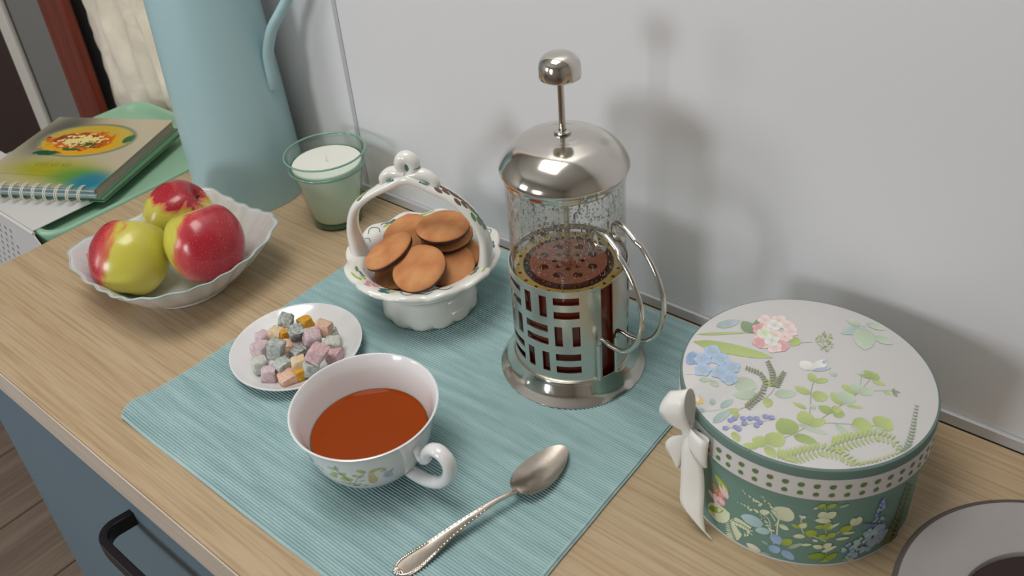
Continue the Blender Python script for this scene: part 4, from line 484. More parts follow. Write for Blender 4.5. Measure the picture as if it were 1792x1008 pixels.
struct(MB().box(-0.402, 0.0, -0.85, 1.8, 0.10, 1.65).build('wall_back', M['wall'], sharp=None))
struct(MB().box(-0.64, 0.0, -0.85, -0.4025, 0.10, 1.65).build('wall_back_side_panel', M['wall'], sharp=None))
struct(MB().box(-2.4, 0.0, -0.85, -1.1795, 0.10, 1.65).build('wall_back_left', M['grey_wall'], sharp=None))
struct(MB().box(-1.1795, 0.045, -0.85, -0.64, 0.12, 1.65).build('wall_recess', M['grey_wall'], sharp=None))
struct(MB().box(-2.45, -2.6, -0.85, -2.4, 0.12, 1.65).build('wall_left', M['room_wall'], sharp=None))
struct(MB().box(1.8, -2.6, -0.85, 1.85, 0.12, 1.65).build('wall_right', M['room_wall'], sharp=None))
struct(MB().box(-2.45, -2.65, 1.65, 1.85, 0.12, 1.70).build('ceiling', M['ceiling'], sharp=None))
# opposite wall with the two window openings
wf = MB()
wx = [(-2.45, -2.13), (-1.37, -0.68), (-0.16, 1.85)]
for a, b in wx:
    wf.box(a, -2.65, -0.85, b, -2.6, 1.65)
wf.box(-2.13, -2.65, -0.85, -1.37, -2.6, 0.12).box(-2.13, -2.65, 1.12, -1.37, -2.6, 1.65)
wf.box(-0.68, -2.65, -0.85, -0.16, -2.6, 0.17).box(-0.68, -2.65, 0.83, -0.16, -2.6, 1.65)
struct(wf.build('wall_front', M['room_wall'], sharp=None))
for n, (x0, z0, x1, z1) in enumerate([(-0.68, 0.17, -0.16, 0.83), (-2.13, 0.12, -1.37, 1.12)]):
    w = MB()
    t = 0.03
    w.box(x0, -2.65, z0, x0 + t, -2.59, z1).box(x1 - t, -2.65, z0, x1, -2.59, z1)
    w.box(x0 + t, -2.65, z0, x1 - t, -2.59, z0 + t).box(x0 + t, -2.65, z1 - t, x1 - t, -2.59, z1)
    w.box((x0 + x1) / 2 - 0.012, -2.64, z0 + t, (x0 + x1) / 2 + 0.012, -2.60, z1 - t)
    struct(w.build('window_%d' % (n + 1), M['frame_white'], sharp=None))

# aluminium profiles: along the foot of the wall panel and at the panel joint
tr = MB().box(-0.64, -0.0045, 0.0002, 1.8, -0.0002, 0.0115)
struct(tr.build('trim_1', M['alu'], sharp=None, bevel=0.001))
struct(MB().box(-0.4062, -0.0012, 0.0117, -0.3995, -0.0002, 1.65).build('trim_2', M['alu'], sharp=None, bevel=0.0003))
# casing left of the curtain, white door frame, dark door
struct(MB().box(-1.179, -0.004, -0.85, -1.087, 0.012, 1.65).build('trim_3', M['red_wood'], sharp=None, bevel=0.003))
struct(MB().box(-1.365, -0.012, -0.85, -1.320, -0.001, 1.65).build('trim_4', M['frame_white'], sharp=None, bevel=0.004))
struct(MB().box(-2.1, -0.010, -0.85, -1.367, -0.001, 1.60).build('door_1', M['dark_wood'], sharp=None, bevel=0.002))

# linen curtain hanging in the recess behind the tray
def curtain_pt(u, v):
    x = -1.083 + 0.437 * u
    z = -0.30 + 1.9 * v
    y = 0.020 + 0.004 * math.sin(u * 21 + 1.3 * math.sin(v * 5)) + 0.004 * math.sin(u * 47 + v * 9) \
        + 0.005 * noise.noise(Vector((u * 9 + v * 3, v * 24, 1.7))) + 0.003 * noise.noise(Vector((u * 26 + 8, v * 80 - u * 10, 4.2)))
    return (x, y, z)


lm, lnt, lb = new_mat('cream_linen')
lb.inputs['Roughness'].default_value = 0.95
ltc = N(lnt, 'ShaderNodeTexCoord')
ln1 = N(lnt, 'ShaderNodeTexNoise')
ln1.inputs['Scale'].default_value = 14
ln1.inputs['Detail'].default_value = 7
ln1.inputs['Distortion'].default_value = 0.8
lnt.links.new(ltc.outputs['Object'], ln1.inputs['Vector'])
lcr = N(lnt, 'ShaderNodeValToRGB')
lcr.color_ramp.elements[0].color = rgb(214, 202, 184)
lcr.color_ramp.elements[0].position = 0.3
lcr.color_ramp.elements[1].color = rgb(244, 232, 212)
lcr.color_ramp.elements[1].position = 0.65
lnt.links.new(ln1.outputs['Fac'], lcr.inputs['Fac'])
lnt.links.new(lcr.outputs['Color'], lb.inputs['Base Color'])
lbp = N(lnt, 'ShaderNodeBump')
lbp.inputs['Strength'].default_value = 0.5
lbp.inputs['Distance'].default_value = 0.01
lnt.links.new(ln1.outputs['Fac'], lbp.inputs['Height'])
lnt.links.new(lbp.outputs['Normal'], lb.inputs['Normal'])
tag(MB().grid(70, 150, curtain_pt).build('curtain', lm, solid=0.001, sharp=180), 'wrinkled cream linen curtain hanging beside the red-brown wooden post', 'curtain')

# ------------------------------------------------------------------ worktop and cabinet
wt = thing('worktop', 'pale oak laminate kitchen worktop carrying the tea things', 'worktop')
MB().box(-0.658, -0.4445, -0.036, 1.78, -0.0047, 0.0).build('top_board', M['counter'], wt, sharp=None, bevel=0.0012)
MB().box(-0.658, -0.4462, -0.036, 1.78, -0.4447, -0.0006).build('edge_band', M['edge'], wt, sharp=None, bevel=0.0005, label='paler front edge strip')

cb = thing('base_cabinet', 'blue-grey base cabinet with a black pull handle under the worktop', 'cabinet', (0, 0, -0.85))
MB().box(-0.655, -0.410, 0.0, 1.75, -0.006, 0.813).build('body', M['cabinet'], cb, sharp=None, bevel=0.001)
dr = MB().box(-0.657, -0.430, 0.5525, 0.143, -0.4105, 0.808).build('drawer_front', M['cabinet'], cb, sharp=None, bevel=0.0012)
MB().box(-0.657, -0.430, 0.02, 0.143, -0.4105, 0.5495).build('door', M['cabinet'], cb, sharp=None, bevel=0.0012)
MB().box(0.1455, -0.430, 0.02, 1.75, -0.4105, 0.808).build('filler_panel', M['cabinet'], cb, sharp=None, bevel=0.0012)
# bow handle: flat bar with rounded corners standing off the drawer
hp = []
zc = 0.728
for a in range(0, 91, 10):
    hp.append((-0.303 - 0.022 * math.sin(R(a)), -0.4435 - 0.022 * (1 - math.cos(R(90 - a))) * 0 - 0.022 * math.sin(R(0)), zc))
hpath = [(-0.312, -0.429, zc), (-0.314, -0.440, zc), (-0.3155, -0.450, zc), (-0.313, -0.458, zc), (-0.306, -0.4635, zc), (-0.296, -0.4655, zc), (-0.27, -0.466, zc)]
hpath = hpath + [(-0.440 - x, y, z) for x, y, z in reversed(hpath)]
hm = MB()
hw, ht = 0.0085, 0.0042
vs, fs = [], []
sp = cr_spline(hpath, 4)
for i, p in enumerate(sp):
    a = Vector(sp[max(i - 1, 0)])
    b = Vector(sp[min(i + 1, len(sp) - 1)])
    t = (b - a).normalized()
    nrm = t.cross(Vector((0, 0, 1))).normalized()
    for du, dz in ((-1, -1), (1, -1), (1, 1), (-1, 1)):
        vs.append(Vector(p) + nrm * du * ht + Vector((0, 0, dz * hw)))
for i in range(len(sp) - 1):
    for k in range(4):
        k2 = (k + 1) % 4
        fs.append((i * 4 + k, i * 4 + k2, i * 4 + 4 + k2, i * 4 + 4 + k))
fs += [(0, 1, 2, 3), tuple(len(vs) - 4 + k for k in (3, 2, 1, 0))]
hm.add(vs, fs).build('handle', M['black'], dr, sharp=50, bevel=0.001)

# ------------------------------------------------------------------ ribbed placemat
pm, pnt, pb = new_mat('ribbed_teal_cotton')
pb.inputs['Roughness'].default_value = 0.9
pb.inputs['Sheen Weight'].default_value = 0.2
ptc = N(pnt, 'ShaderNodeTexCoord')
pmp = N(pnt, 'ShaderNodeMapping')
pmp.inputs['Scale'].default_value = (6, 60, 6)
pnt.links.new(ptc.outputs['Object'], pmp.inputs['Vector'])
pnz = N(pnt, 'ShaderNodeTexNoise')
pnz.inputs['Scale'].default_value = 2.2
pnz.inputs['Detail'].default_value = 4
pnt.links.new(pmp.outputs['Vector'], pnz.inputs['Vector'])
pcr = N(pnt, 'ShaderNodeValToRGB')
pcr.color_ramp.elements[0].position = 0.32
pcr.color_ramp.elements[0].color = rgb(156, 188, 189)
pcr.color_ramp.elements[1].position = 0.68
pcr.color_ramp.elements[1].color = rgb(181, 209, 210)
pnt.links.new(pnz.outputs['Fac'], pcr.inputs['Fac'])
pwv = N(pnt, 'ShaderNodeTexNoise')
pwv.inputs['Scale'].default_value = 1600
pnt.links.new(ptc.outputs['Object'], pwv.inputs['Vector'])
pbp = N(pnt, 'ShaderNodeBump')
pbp.inputs['Strength'].default_value = 0.35
pbp.inputs['Distance'].default_value = 0.0004
pnt.links.new(pwv.outputs['Fac'], pbp.inputs['Height'])
pnt.links.new(pbp.outputs['Normal'], pb.inputs['Normal'])
pnt.links.new(pcr.outputs['Color'], pb.inputs['Base Color'])

MAT_X0, MAT_X1, MAT_Y0, MAT_Y1 = -0.3025, 0.1092, -0.4085, -0.0105
RIB = 0.0024


def interp(x, xs, ys):
    if x <= xs[0]:
        return ys[0]
    for i in range(len(xs) - 1):
        if x <= xs[i + 1]:
            t = (x - xs[i]) / (xs[i + 1] - xs[i])
            return ys[i] + (ys[i + 1] - ys[i]) * t
    return ys[-1]


def mat_left(y):
    return interp(y, [-0.411, -0.4065, -0.402, -0.397, -0.388, -0.372, -0.325, -0.12], [-0.2972, -0.3005, -0.3040, -0.3062, -0.3066, -0.3042, -0.3025, -0.3025])


def mat_lift(x, y):
    # the folded left hem rises a little near the front corner
    d = math.hypot(x + 0.305, y + 0.392)
    return 0.0028 * math.exp(-(d / 0.022) ** 2) + 0.0006 * math.sin(x * 31 + y * 17) * 0.5 + 0.0003


NR = int((MAT_Y1 - MAT_Y0) / RIB)
pmat = MB()
nx, sub = 44, 5
rows = NR * sub
vs = []
for j in range(rows + 1):
    y = MAT_Y0 + (MAT_Y1 - MAT_Y0) * j / rows
    ph = 2 * math.pi * j / sub
    wob = 0.0
    for i in range(nx + 1):
        u = i / nx
        xl = mat_left(y)
        xr = MAT_X1 + 0.00012 * math.sin(y * 90) + (y + 0.2) * -0.002
        x = xl + (xr - xl) * u
        yy = y + 0.0008 * noise.noise(Vector((x * 12, y * 30, 0)))
        h = 0.0019 + 0.00105 * (1 - math.cos(ph)) * 0.9 + mat_lift(x, y)
        vs.append((x, yy, h))
fs = [(j * (nx + 1) + i, j * (nx + 1) + i + 1, (j + 1) * (nx + 1) + i + 1, (j + 1) * (nx + 1) + i) for j in range(rows) for i in range(nx)]
# skirt down to the worktop
per = [i for i in range(nx + 1)] + [(j * (nx + 1) + nx) for j in range(1, rows + 1)] + [rows * (nx + 1) + i for i in range(nx - 1, -1, -1)] + [j * (nx + 1) for j in range(rows - 1, 0, -1)]
b0 = len(vs)
for q in per:
    x, y, h = vs[q]
    vs.append((x, y, 0.0003 + mat_lift(x, y) - 0.0003))
for k in range(len(per)):
    k2 = (k + 1) % len(per)
    fs.append((per[k], b0 + k, b0 + k2, per[k2]))
pmroot = thing('placemat', 'aqua ribbed cotton placemat lying on the worktop', 'placemat')
pmat.add(vs, fs).build('cloth', pm, pmroot, sharp=70)
hem = MB()
for dz, dx in ((0.0006, 0.0022), (0.0022, 0.0009)):
    path = [(MAT_X1 + dx + 0.00012 * math.sin(y * 90) + (y + 0.2) * -0.002, y, dz + 0.0006) for y in [MAT_Y0 + (MAT_Y1 - MAT_Y0) * k / 80 for k in range(81)]]
    hem.tube(path, 0.0012, 6)
hem.build('side_hem', pm, pmroot, label='doubled hem along the right edge')

# ------------------------------------------------------------------ french press
def build_press():
    root = thing('french_press', 'steel and glass french press with woven-look holder, half full of tea', 'french press', (-0.0052, -0.1140, 0.0034))
    S, SS = M['steel'], M['steel_soft']
    # flared foot ring
    pr = cr_spline([(0.0500, 0.0165), (0.0535, 0.0185), (0.0545, 0.0175), (0.0560, 0.0140), (0.0600, 0.0070), (0.0655, 0.0022), (0.0670, 0.0008), (0.0664, 0.0)], 5)
    MB().lathe(pr + [(0.060, 0.0), (0.050, 0.004), (0.0, 0.004)], 96).build('base_ring', S, root, sharp=50)
    # sleeve with basket-weave windows, open at the handle
    ri, ro, z0, z1 = 0.0512, 0.0522, 0.0175, 0.1165
    wins = []
    for k in range(10):
        c = -57 - 30.5 * k
        for row, (zb, zt) in enumerate(((0.0285, 0.0500), (0.0585, 0.0800), (0.0885, 0.1105))):
            if (k + row) % 2 == 0:
                wins += [(c - 12, c + 12, zb, zb + 0.0075), (c - 12, c + 12, zt - 0.0075, zt)]
            else:
                wins += [(c - 12, c - 4.6, zb, zt), (c + 4.6, c + 12, zb, zt)]
    a_lo, a_hi = -10 - 360, -24.0
    angs = {a_lo, a_hi}
    for w in wins:
        angs |= {round(w[0], 3), round(w[1], 3)}
    a = a_lo
    while a < a_hi:
        angs.add(round(a, 3))
        a += 4
    angs = sorted(angs)
    aa = [angs[0]]
    for v in angs[1:]:
        if v - aa[-1] > 0.3:
            aa.append(v)
        elif any(abs(v - w[i]) < 0.01 for w in wins for i in (0, 1)):
            aa[-1] = v
    angs = aa
    zs = sorted({z0, z1} | {w[2] for w in wins} | {w[3] for w in wins} | {0.0545, 0.0845})
    n_a, n_z = len(angs), len(zs)

    def hole(i, j):
        if i < 0 or j < 0 or i >= n_a - 1 or j >= n_z - 1:
            return True
        am, zm = (angs[i] + angs[i + 1]) / 2, (zs[j] + zs[j + 1]) / 2
        return any(w[0] < am < w[1] and w[2] < zm < w[3] for w in wins)

    vs, fs = [], []
    for r in (ri, ro):
        for i in range(n_a):
            for j in range(n_z):
                rz = r
                vs.append((rz * math.cos(R(angs[i])), rz * math.sin(R(angs[i])), zs[j]))
    off = n_a * n_z
    idx = lambda i, j, o=0: o + i * n_z + j
    for i in range(n_a - 1):
        for j in range(n_z - 1):
            if hole(i, j):
                continue
            fs.append((idx(i, j, off), idx(i + 1, j, off), idx(i + 1, j + 1, off), idx(i, j + 1, off)))
            fs.append((idx(i, j), idx(i, j + 1), idx(i + 1, j + 1), idx(i + 1, j)))
            for (di, dj, p, q) in ((-1, 0, (i, j), (i, j + 1)), (1, 0, (i + 1, j + 1), (i + 1, j)), (0, -1, (i + 1, j), (i, j)), (0, 1, (i, j + 1), (i + 1, j + 1))):
                if hole(i + di, j + dj):
                    fs.append((idx(*p), idx(*q), idx(*q, off), idx(*p, off)))
    MB().add(vs, fs).build('sleeve', SS, root, sharp=35)
    # glass beaker
    gp = [(0.0, 0.0100), (0.045, 0.0102), (0.0488, 0.0125), (0.0498, 0.0170), (0.0498, 0.2030), (0.0484, 0.2030), (0.0484, 0.0175), (0.047, 0.0140), (0.0, 0.0130)]
    MB().lathe(gp, 96).build('glass_beaker', glass_mat('clear_glass', (0.95, 0.96, 0.95, 1), 0.9), root, sharp=50)
    # tiny water beads on the inside of the upper glass
    rnd = random.Random(11)
    dm, dnt, db = new_mat('water_bead')
    db.inputs['Base Color'].default_value = (0.95, 0.95, 0.95, 1)
    db.inputs['Transmission Weight'].default_value = 1.0
    db.inputs['IOR'].default_value = 1.33
    db.inputs['Roughness'].default_value = 0.02
    beads = MB()
    for k in range(1700):
        th = R(rnd.uniform(-200, 20))
        zt = 0.120 + 0.080 * rnd.random() ** 0.8
        r = rnd.uniform(0.00035, 0.00085) * (1.25 if zt > 0.15 else 0.8)
        col = rnd.random() < 0.08
        h = r * (rnd.uniform(3, 7) if col else rnd.uniform(0.9, 1.3))
        c = Vector((0.0484 * math.cos(th), 0.0484 * math.sin(th), zt))
        nrm = Vector((-math.cos(th), -math.sin(th), 0))
        tan = Vector((-math.sin(th), math.cos(th), 0))
        up = Vector((0, 0, 1))
        vs = [c + nrm * r * 0.75]
        for lat in (0.5, 1.0):
            for q in range(8):
                a = 2 * math.pi * q / 8
                vs.append(c + nrm * (r * 0.75 * math.sqrt(max(0, 1 - (lat * 0.98) ** 2))) + tan * (math.cos(a) * r * lat) + up * (math.sin(a) * h * lat))
        fs = [(0, 1 + q, 1 + (q + 1) % 8) for q in range(8)] + [(1 + q, 9 + q, 9 + (q + 1) % 8, 1 + (q + 1) % 8) for q in range(8)] + [tuple(range(16, 8, -1))]
        beads.add(vs, fs)
    beads.build('condensation', dm, root, sharp=180, kind='stuff', label='small water beads inside the upper glass')
    mm, mnt, mb_ = new_mat('steam_mist')
    mnt.nodes.remove(mb_)
    mtr = N(mnt, 'ShaderNodeBsdfTransparent')
    mdf = N(mnt, 'ShaderNodeBsdfDiffuse')
    mdf.inputs[0].default_value = (0.85, 0.86, 0.86, 1)
    mtc = N(mnt, 'ShaderNodeTexCoord')
    mnz = N(mnt, 'ShaderNodeTexNoise')
    mnz.inputs['Scale'].default_value = 500
    mnz.inputs['Detail'].default_value = 4
    mnt.links.new(mtc.outputs['Object'], mnz.inputs['Vector'])
    mrg = N(mnt, 'ShaderNodeMapRange')
    mrg.inputs['From Min'].default_value = 0.38
    mrg.inputs['From Max'].default_value = 0.65
    mrg.inputs['To Min'].default_value = 0.06
    mrg.inputs['To Max'].default_value = 0.24
    mnt.links.new(mnz.outputs['Fac'], mrg.inputs['Value'])
    mmx = N(mnt, 'ShaderNodeMixShader')
    mnt.links.new(mrg.outputs['Result'], mmx.inputs[0])
    mnt.links.new(mtr.outputs[0], mmx.inputs[1])
    mnt.links.new(mdf.outputs[0], mmx.inputs[2])
    mnt.links.new(mmx.outputs[0], mnt.nodes['Material Output'].inputs[0])
    MB().lathe([(0.0481, 0.146), (0.0481, 0.200)], 64).build('steam_film', mm, root, sharp=180, label='thin film of steam on the upper glass')
    # dome lid with rolled rim
    lp = cr_spline([(0.0500, 0.1985), (0.0508, 0.1998), (0.0514, 0.2035), (0.0528, 0.2060), (0.0532, 0.2085), (0.0512, 0.2135), (0.0455, 0.2215), (0.0360, 0.2290), (0.0240, 0.2335), (0.0190, 0.2347)], 5)
    lp += [(0.0186, 0.2349), (0.0178, 0.2347), (0.0172, 0.2350)] + cr_spline([(0.0160, 0.2352), (0.0090, 0.2362), (0.0034, 0.2365), (0.0030, 0.2340)], 4)
    lid = MB().lathe(lp + [(0.0200, 0.2325), (0.0400, 0.2235), (0.0490, 0.2120), (0.0490, 0.1985), (0.0500, 0.1985)], 96).build('lid', S, root, sharp=45)
    MB().lathe([(0.0031, 0.2366), (0.0062, 0.2366), (0.0072, 0.2374), (0.0074, 0.2384), (0.0066, 0.2390), (0.0034, 0.2391), (0.0031, 0.2389)], 40).build('collar', S, lid)
    # plunger
    MB().lathe([(0.0, 0.108), (0.0026, 0.108), (0.0026, 0.288), (0.0, 0.288)], 20).build('plunger_rod', S, root)
    kp = [(0.0, 0.2835), (0.0155, 0.2835), (0.0164, 0.2840), (0.0166, 0.2850), (0.0166, 0.2895)] + cr_spline([(0.0165, 0.2920), (0.0154, 0.2965), (0.0125, 0.3005), (0.0075, 0.3030), (0.0, 0.3038)], 5)
    MB().lathe(kp, 56).build('knob', S, root, sharp=40)

    def disc(r0, r1, z, t, holes, seg=96):
        """flat plate with round holes cut through it, as triangle-filled bmesh"""
        bm = bmesh.new()

        def ring(cx, cy, r, n):
            v = [bm.verts.new((cx + r * math.cos(2 * math.pi * k / n), cy + r * math.sin(2 * math.pi * k / n), z)) for k in range(n)]
            return [bm.edges.new((v[k], v[(k + 1) % n])) for k in range(n)]
        ed = ring(0, 0, r1, seg)
        if r0 > 0:
            ed += ring(0, 0, r0, seg // 2)
        for cx, cy, r in holes:
            ed += ring(cx, cy, r, 14)
        bmesh.ops.triangle_fill(bm, use_beauty=True, edges=ed)
        g = bmesh.ops.extrude_face_region(bm, geom=bm.faces[:])
        for e in g['geom']:
            if isinstance(e, bmesh.types.BMVert):
                e.co.z += t
        bmesh.ops.recalc_face_normals(bm, faces=bm.faces)
        mb = MB()
        bm.verts.index_update()
        mb.add([v.co[:] for v in bm.verts], [[v.index for v in f.verts] for f in bm.faces])
        bm.free()
        return mb
    holes = []
    for k in range(8):
        a = R(45 * k + 12)
        holes.append((0.0225 * math.cos(a), 0.0225 * math.sin(a), 0.0042))
    for k in range(8):
        a = R(45 * k + 34)
        holes.append((0.0120 * math.cos(a), 0.0120 * math.sin(a), 0.0024))
    copper = mat('tea_stained_steel', rgb(176, 92, 52), 0.4, metal=0.35)
    disc(0.0027, 0.0335, 0.1105, 0.0012, holes).build('filter_plate', copper, root, sharp=30)
    yh = []
    for k in range(22):
        a = R(360 / 22 * k + 5)
        yh.append((0.0437 * math.cos(a), 0.0437 * math.sin(a), 0.0017))
    disc(0.0395, 0.0476, 0.1092, 0.0010, yh).build('cross_plate', mat('pale_brass', rgb(214, 178, 88), 0.4, metal=0.3), root, sharp=30)
    # spring coil wound around the filter
    coil = []
    for k in range(721):
        a = R(k / 720 * 360)
        b = k / 720 * 2 * math.pi * 46
        rr = 0.0372 + 0.0016 * math.cos(b)
        coil.append((rr * math.cos(a), rr * math.sin(a), 0.1102 + 0.0016 * math.sin(b)))
    MB().tube(coil, 0.0005, 5).build('spring', mat('dark_spring', rgb(70, 52, 46), 0.5, metal=0.6), root)
    MB().lathe([(0.0026, 0.1116), (0.0062, 0.1116), (0.0066, 0.1126), (0.0040, 0.1140), (0.0034, 0.1175), (0.0026, 0.1175)], 30).build('plunger_nut', copper, root)
    # two bent wires forming the handle
    prof = cr_spline([(0.0545, 0.018), (0.0546, 0.040), (0.0548, 0.058), (0.0570, 0.0665), (0.0630, 0.0690), (0.0730, 0.0700), (0.0900, 0.0770), (0.1045, 0.0940), (0.1115, 0.1150), (0.1108, 0.1350), (0.1015, 0.1530), (0.0865, 0.1670), (0.0715, 0.1745), (0.0590, 0.1765), (0.0532, 0.1725), (0.0528, 0.1640), (0.0570, 0.1610), (0.0640, 0.1640)], 6)
    ph = R(-19)
    for sgn in (-1, 1):
        path = []
        for k, (rr, z) in enumerate(prof):
            off = sgn * (0.0092 + (0.0016 if 0.058 < z < 0.17 else 0.0) * min(1, max(0, (rr - 0.055) / 0.03)))
            if rr < 0.0549 and z < 0.060:
                rr = math.sqrt(0.0540 ** 2 - off * off)
            path.append((rr * math.cos(ph) - off * math.sin(ph), rr * math.sin(ph) + off * math.cos(ph), z))
        MB().tube(path, 0.0022, 10).build('handle_wire', S, root, sharp=60)
    return root


press = build_press()
tm, tnt, tb = new_mat('dark_tea')
tout = tnt.nodes['Material Output']
tb.inputs['Base Color'].default_value = (0.20, 0.028, 0.004, 1)
tb.inputs['Roughness'].default_value = 0.04
ttr = N(tnt, 'ShaderNodeBsdfTranslucent')
ttr.inputs[0].default_value = (0.85, 0.20, 0.03, 1)
tmx = N(tnt, 'ShaderNodeMixShader')
tmx.inputs[0].default_value = 0.55
tnt.links.new(tb.outputs[0], tmx.inputs[1])
tnt.links.new(ttr.outputs[0], tmx.inputs[2])
tnt.links.new(tmx.outputs[0], tout.inputs[0])
tag(MB().lathe([(0.0, 0.0175), (0.046, 0.0175), (0.0480, 0.0210), (0.0480, 0.1095), (0.0470, 0.1089), (0.0, 0.1089)], 96).build('tea', tm, loc=(-0.0052, -0.1140, 0.0034), sharp=50), 'dark red-brown tea filling the lower half of the french press', 'tea')

# ------------------------------------------------------------------ teacup
CUP_C = (-0.0670, -0.3095)
CUP_OUT = cr_spline([(0.0255, 0.0), (0.0262, 0.0022), (0.0275, 0.0050), (0.0345, 0.0090), (0.0425, 0.0170), (0.0480, 0.0275), (0.0512, 0.0385), (0.0537, 0.0490), (0.0566, 0.0590), (0.0592, 0.0655)], 5)


def cup_r(z):
    for (r0, z0), (r1, z1) in zip(CUP_OUT, CUP_OUT[1:]):
        if z <= z1:
            return r0 + (r1 - r0) * (z - z0) / max(1e-9, z1 - z0)
    return CUP_OUT[-1][0]


def build_cup():
    root = thing('teacup', 'white porcelain teacup printed with green leaves, full of tea', 'teacup', (CUP_C[0], CUP_C[1], 0.0030))
    inn = cr_spline([(0.0590, 0.0670), (0.0578, 0.0662), (0.0545, 0.0585), (0.0514, 0.0480), (0.0480, 0.0360), (0.0430, 0.0220), (0.0335, 0.0120), (0.0160, 0.0076), (0.0, 0.0072)], 5)
    MB().lathe([(0.0, 0.0030), (0.0225, 0.0030), (0.0235, 0.0)] + CUP_OUT + [(0.0598, 0.0666)] + inn, 96).build('bowl', M['ceramic'], root, sharp=60)
    # ear handle with a curled thumb rest
    ph = R(1)
    hp = cr_spline([(0.0545, 0.0460), (0.0585, 0.0400), (0.0630, 0.0425), (0.0655, 0.0500), (0.0715, 0.0575), (0.0790, 0.0600), (0.0860, 0.0560), (0.0880, 0.0470), (0.0835, 0.0340), (0.0740, 0.0230), (0.0600, 0.0160), (0.0470, 0.0140), (0.0380, 0.0150)], 6)
    n = len(hp)
    path = [(r * math.cos(ph), r * math.sin(ph), z) for r, z in hp]
    rad = [0.0028 + 0.0016 * min(1.0, i / 16) + 0.0006 * math.sin(math.pi * i / (n - 1)) for i in range(n)]
    MB().tube(path, rad, 12, up=(-math.sin(ph), math.cos(ph), 0), flat=1.2).build('handle', M['ceramic'], root, sharp=80)
    MB().tube([(0.0520 * math.cos(ph), 0.0520 * math.sin(ph), 0.0490), (0.0548 * math.cos(ph), 0.0548 * math.sin(ph), 0.0475), (0.0562 * math.cos(ph), 0.0562 * math.sin(ph), 0.0440)], [0.0032, 0.0040, 0.0030], 10).build('thumb_rest', M['ceramic'], root, sharp=80)
    pr = Print(lambda u, v, h: ((cup_r(v / 1000) + h) * math.cos(R(u)), (cup_r(v / 1000) + h) * math.sin(R(u)), v / 1000), k=0.72, asp=1.11, lift=0.0001, wash=0.12)
    pr.draw(CUPD)
    pr.mb.build('leaf_print', print_mat('cup_print', 0.25, 0.4), root, sharp=180, label='green and blue botanical print')
    return root


cup_o = build_cup()
cm, cnt, cbs = new_mat('amber_tea')
cbs.inputs['Base Color'].default_value = rgb(150, 60, 6)
cbs.inputs['Roughness'].default_value = 0.03
cbs.inputs['Specular IOR Level'].default_value = 0.12
tag(MB().lathe([(0.0, 0.0090), (0.0150, 0.0095), (0.0320, 0.0140), (0.0415, 0.0228), (0.0474, 0.0372), (0.0474, 0.0376), (0.046, 0.0371), (0.0, 0.0371)], 80).build('tea', cm, loc=(CUP_C[0], CUP_C[1], 0.0030), sharp=50), 'clear amber tea filling the white teacup', 'tea')

# ------------------------------------------------------------------ little plate with jelly cubes
PL = (-0.2262, -0.2600)
pp = cr_spline([(0.0300, 0.0), (0.0315, 0.0012), (0.0400, 0.0035), (0.0540, 0.0088), (0.0622, 0.0138), (0.0632, 0.0150), (0.0622, 0.0157), (0.0540, 0.0112), (0.0420, 0.0064), (0.0300, 0.0048), (0.0150, 0.0045), (0.0, 0.0045)], 4)
tag(MB().lathe([(0.0, 0.0012), (0.0285, 0.0012)] + pp, 96).build('side_plate', M['ceramic'], loc=(PL[0], PL[1], 0.0029), sharp=60), 'small white side plate holding the sugared jelly cubes', 'plate')


def powder_mat(name, base, spot, amt):
    m, nt, b = new_mat(name)
    b.inputs['Roughness'].default_value = 0.85
    tc = N(nt, 'ShaderNodeTexCoord')
    n1 = N(nt, 'ShaderNodeTexNoise')
    n1.inputs['Scale'].default_value = 300
    n1.inputs['Detail'].default_value = 9
    n1.inputs['Roughness'].default_value = 0.65
    nt.links.new(tc.outputs['Object'], n1.inputs['Vector'])
    cr = N(nt, 'ShaderNodeValToRGB')
    cr.color_ramp.elements[0].position = 0.5 - amt
    cr.color_ramp.elements[0].color = spot
    cr.color_ramp.elements[1].position = 0.5 + amt * 0.6
    cr.color_ramp.elements[1].color = base
    nt.links.new(n1.outputs['Fac'], cr.inputs['Fac'])
    nt.links.new(cr.outputs['Color'], b.inputs['Base Color'])
    bp = N(nt, 'ShaderNodeBump')
    bp.inputs['Strength'].default_value = 0.5
    bp.inputs['Distance'].default_value = 0.0006
    nt.links.new(n1.outputs['Fac'], bp.inputs['Height'])
    nt.links.new(bp.outputs['Normal'], b.inputs['Normal'])
    b.inputs['Subsurface Weight'].default_value = 0.15
    b.inputs['Subsurface Radius'].default_value = (0.004, 0.003, 0.002)
    return m


JM = {'grey': powder_mat('grey_jelly', rgb(208, 212, 207), rgb(136, 144, 136), 0.20),
      'dark': powder_mat('dark_grey_jelly', rgb(196, 201, 194), rgb(84, 92, 82), 0.17),
      'pale': powder_mat('pale_green_jelly', rgb(214, 217, 208), rgb(176, 184, 168), 0.2),
      'mauve': powder_mat('mauve_jelly', rgb(220, 203, 205), rgb(192, 160, 166), 0.2),
      'pink': powder_mat('pink_jelly', rgb(222, 194, 196), rgb(196, 142, 148), 0.2),
      'orange': powder_mat('orange_jelly', rgb(232, 202, 184), rgb(220, 160, 122), 0.2),
      'yellow': powder_mat('yellow_jelly', rgb(226, 172, 64), rgb(204, 142, 30), 0.2),
      'cream': powder_mat('cream_jelly', rgb(232, 216, 188), rgb(224, 186, 128), 0.2)}


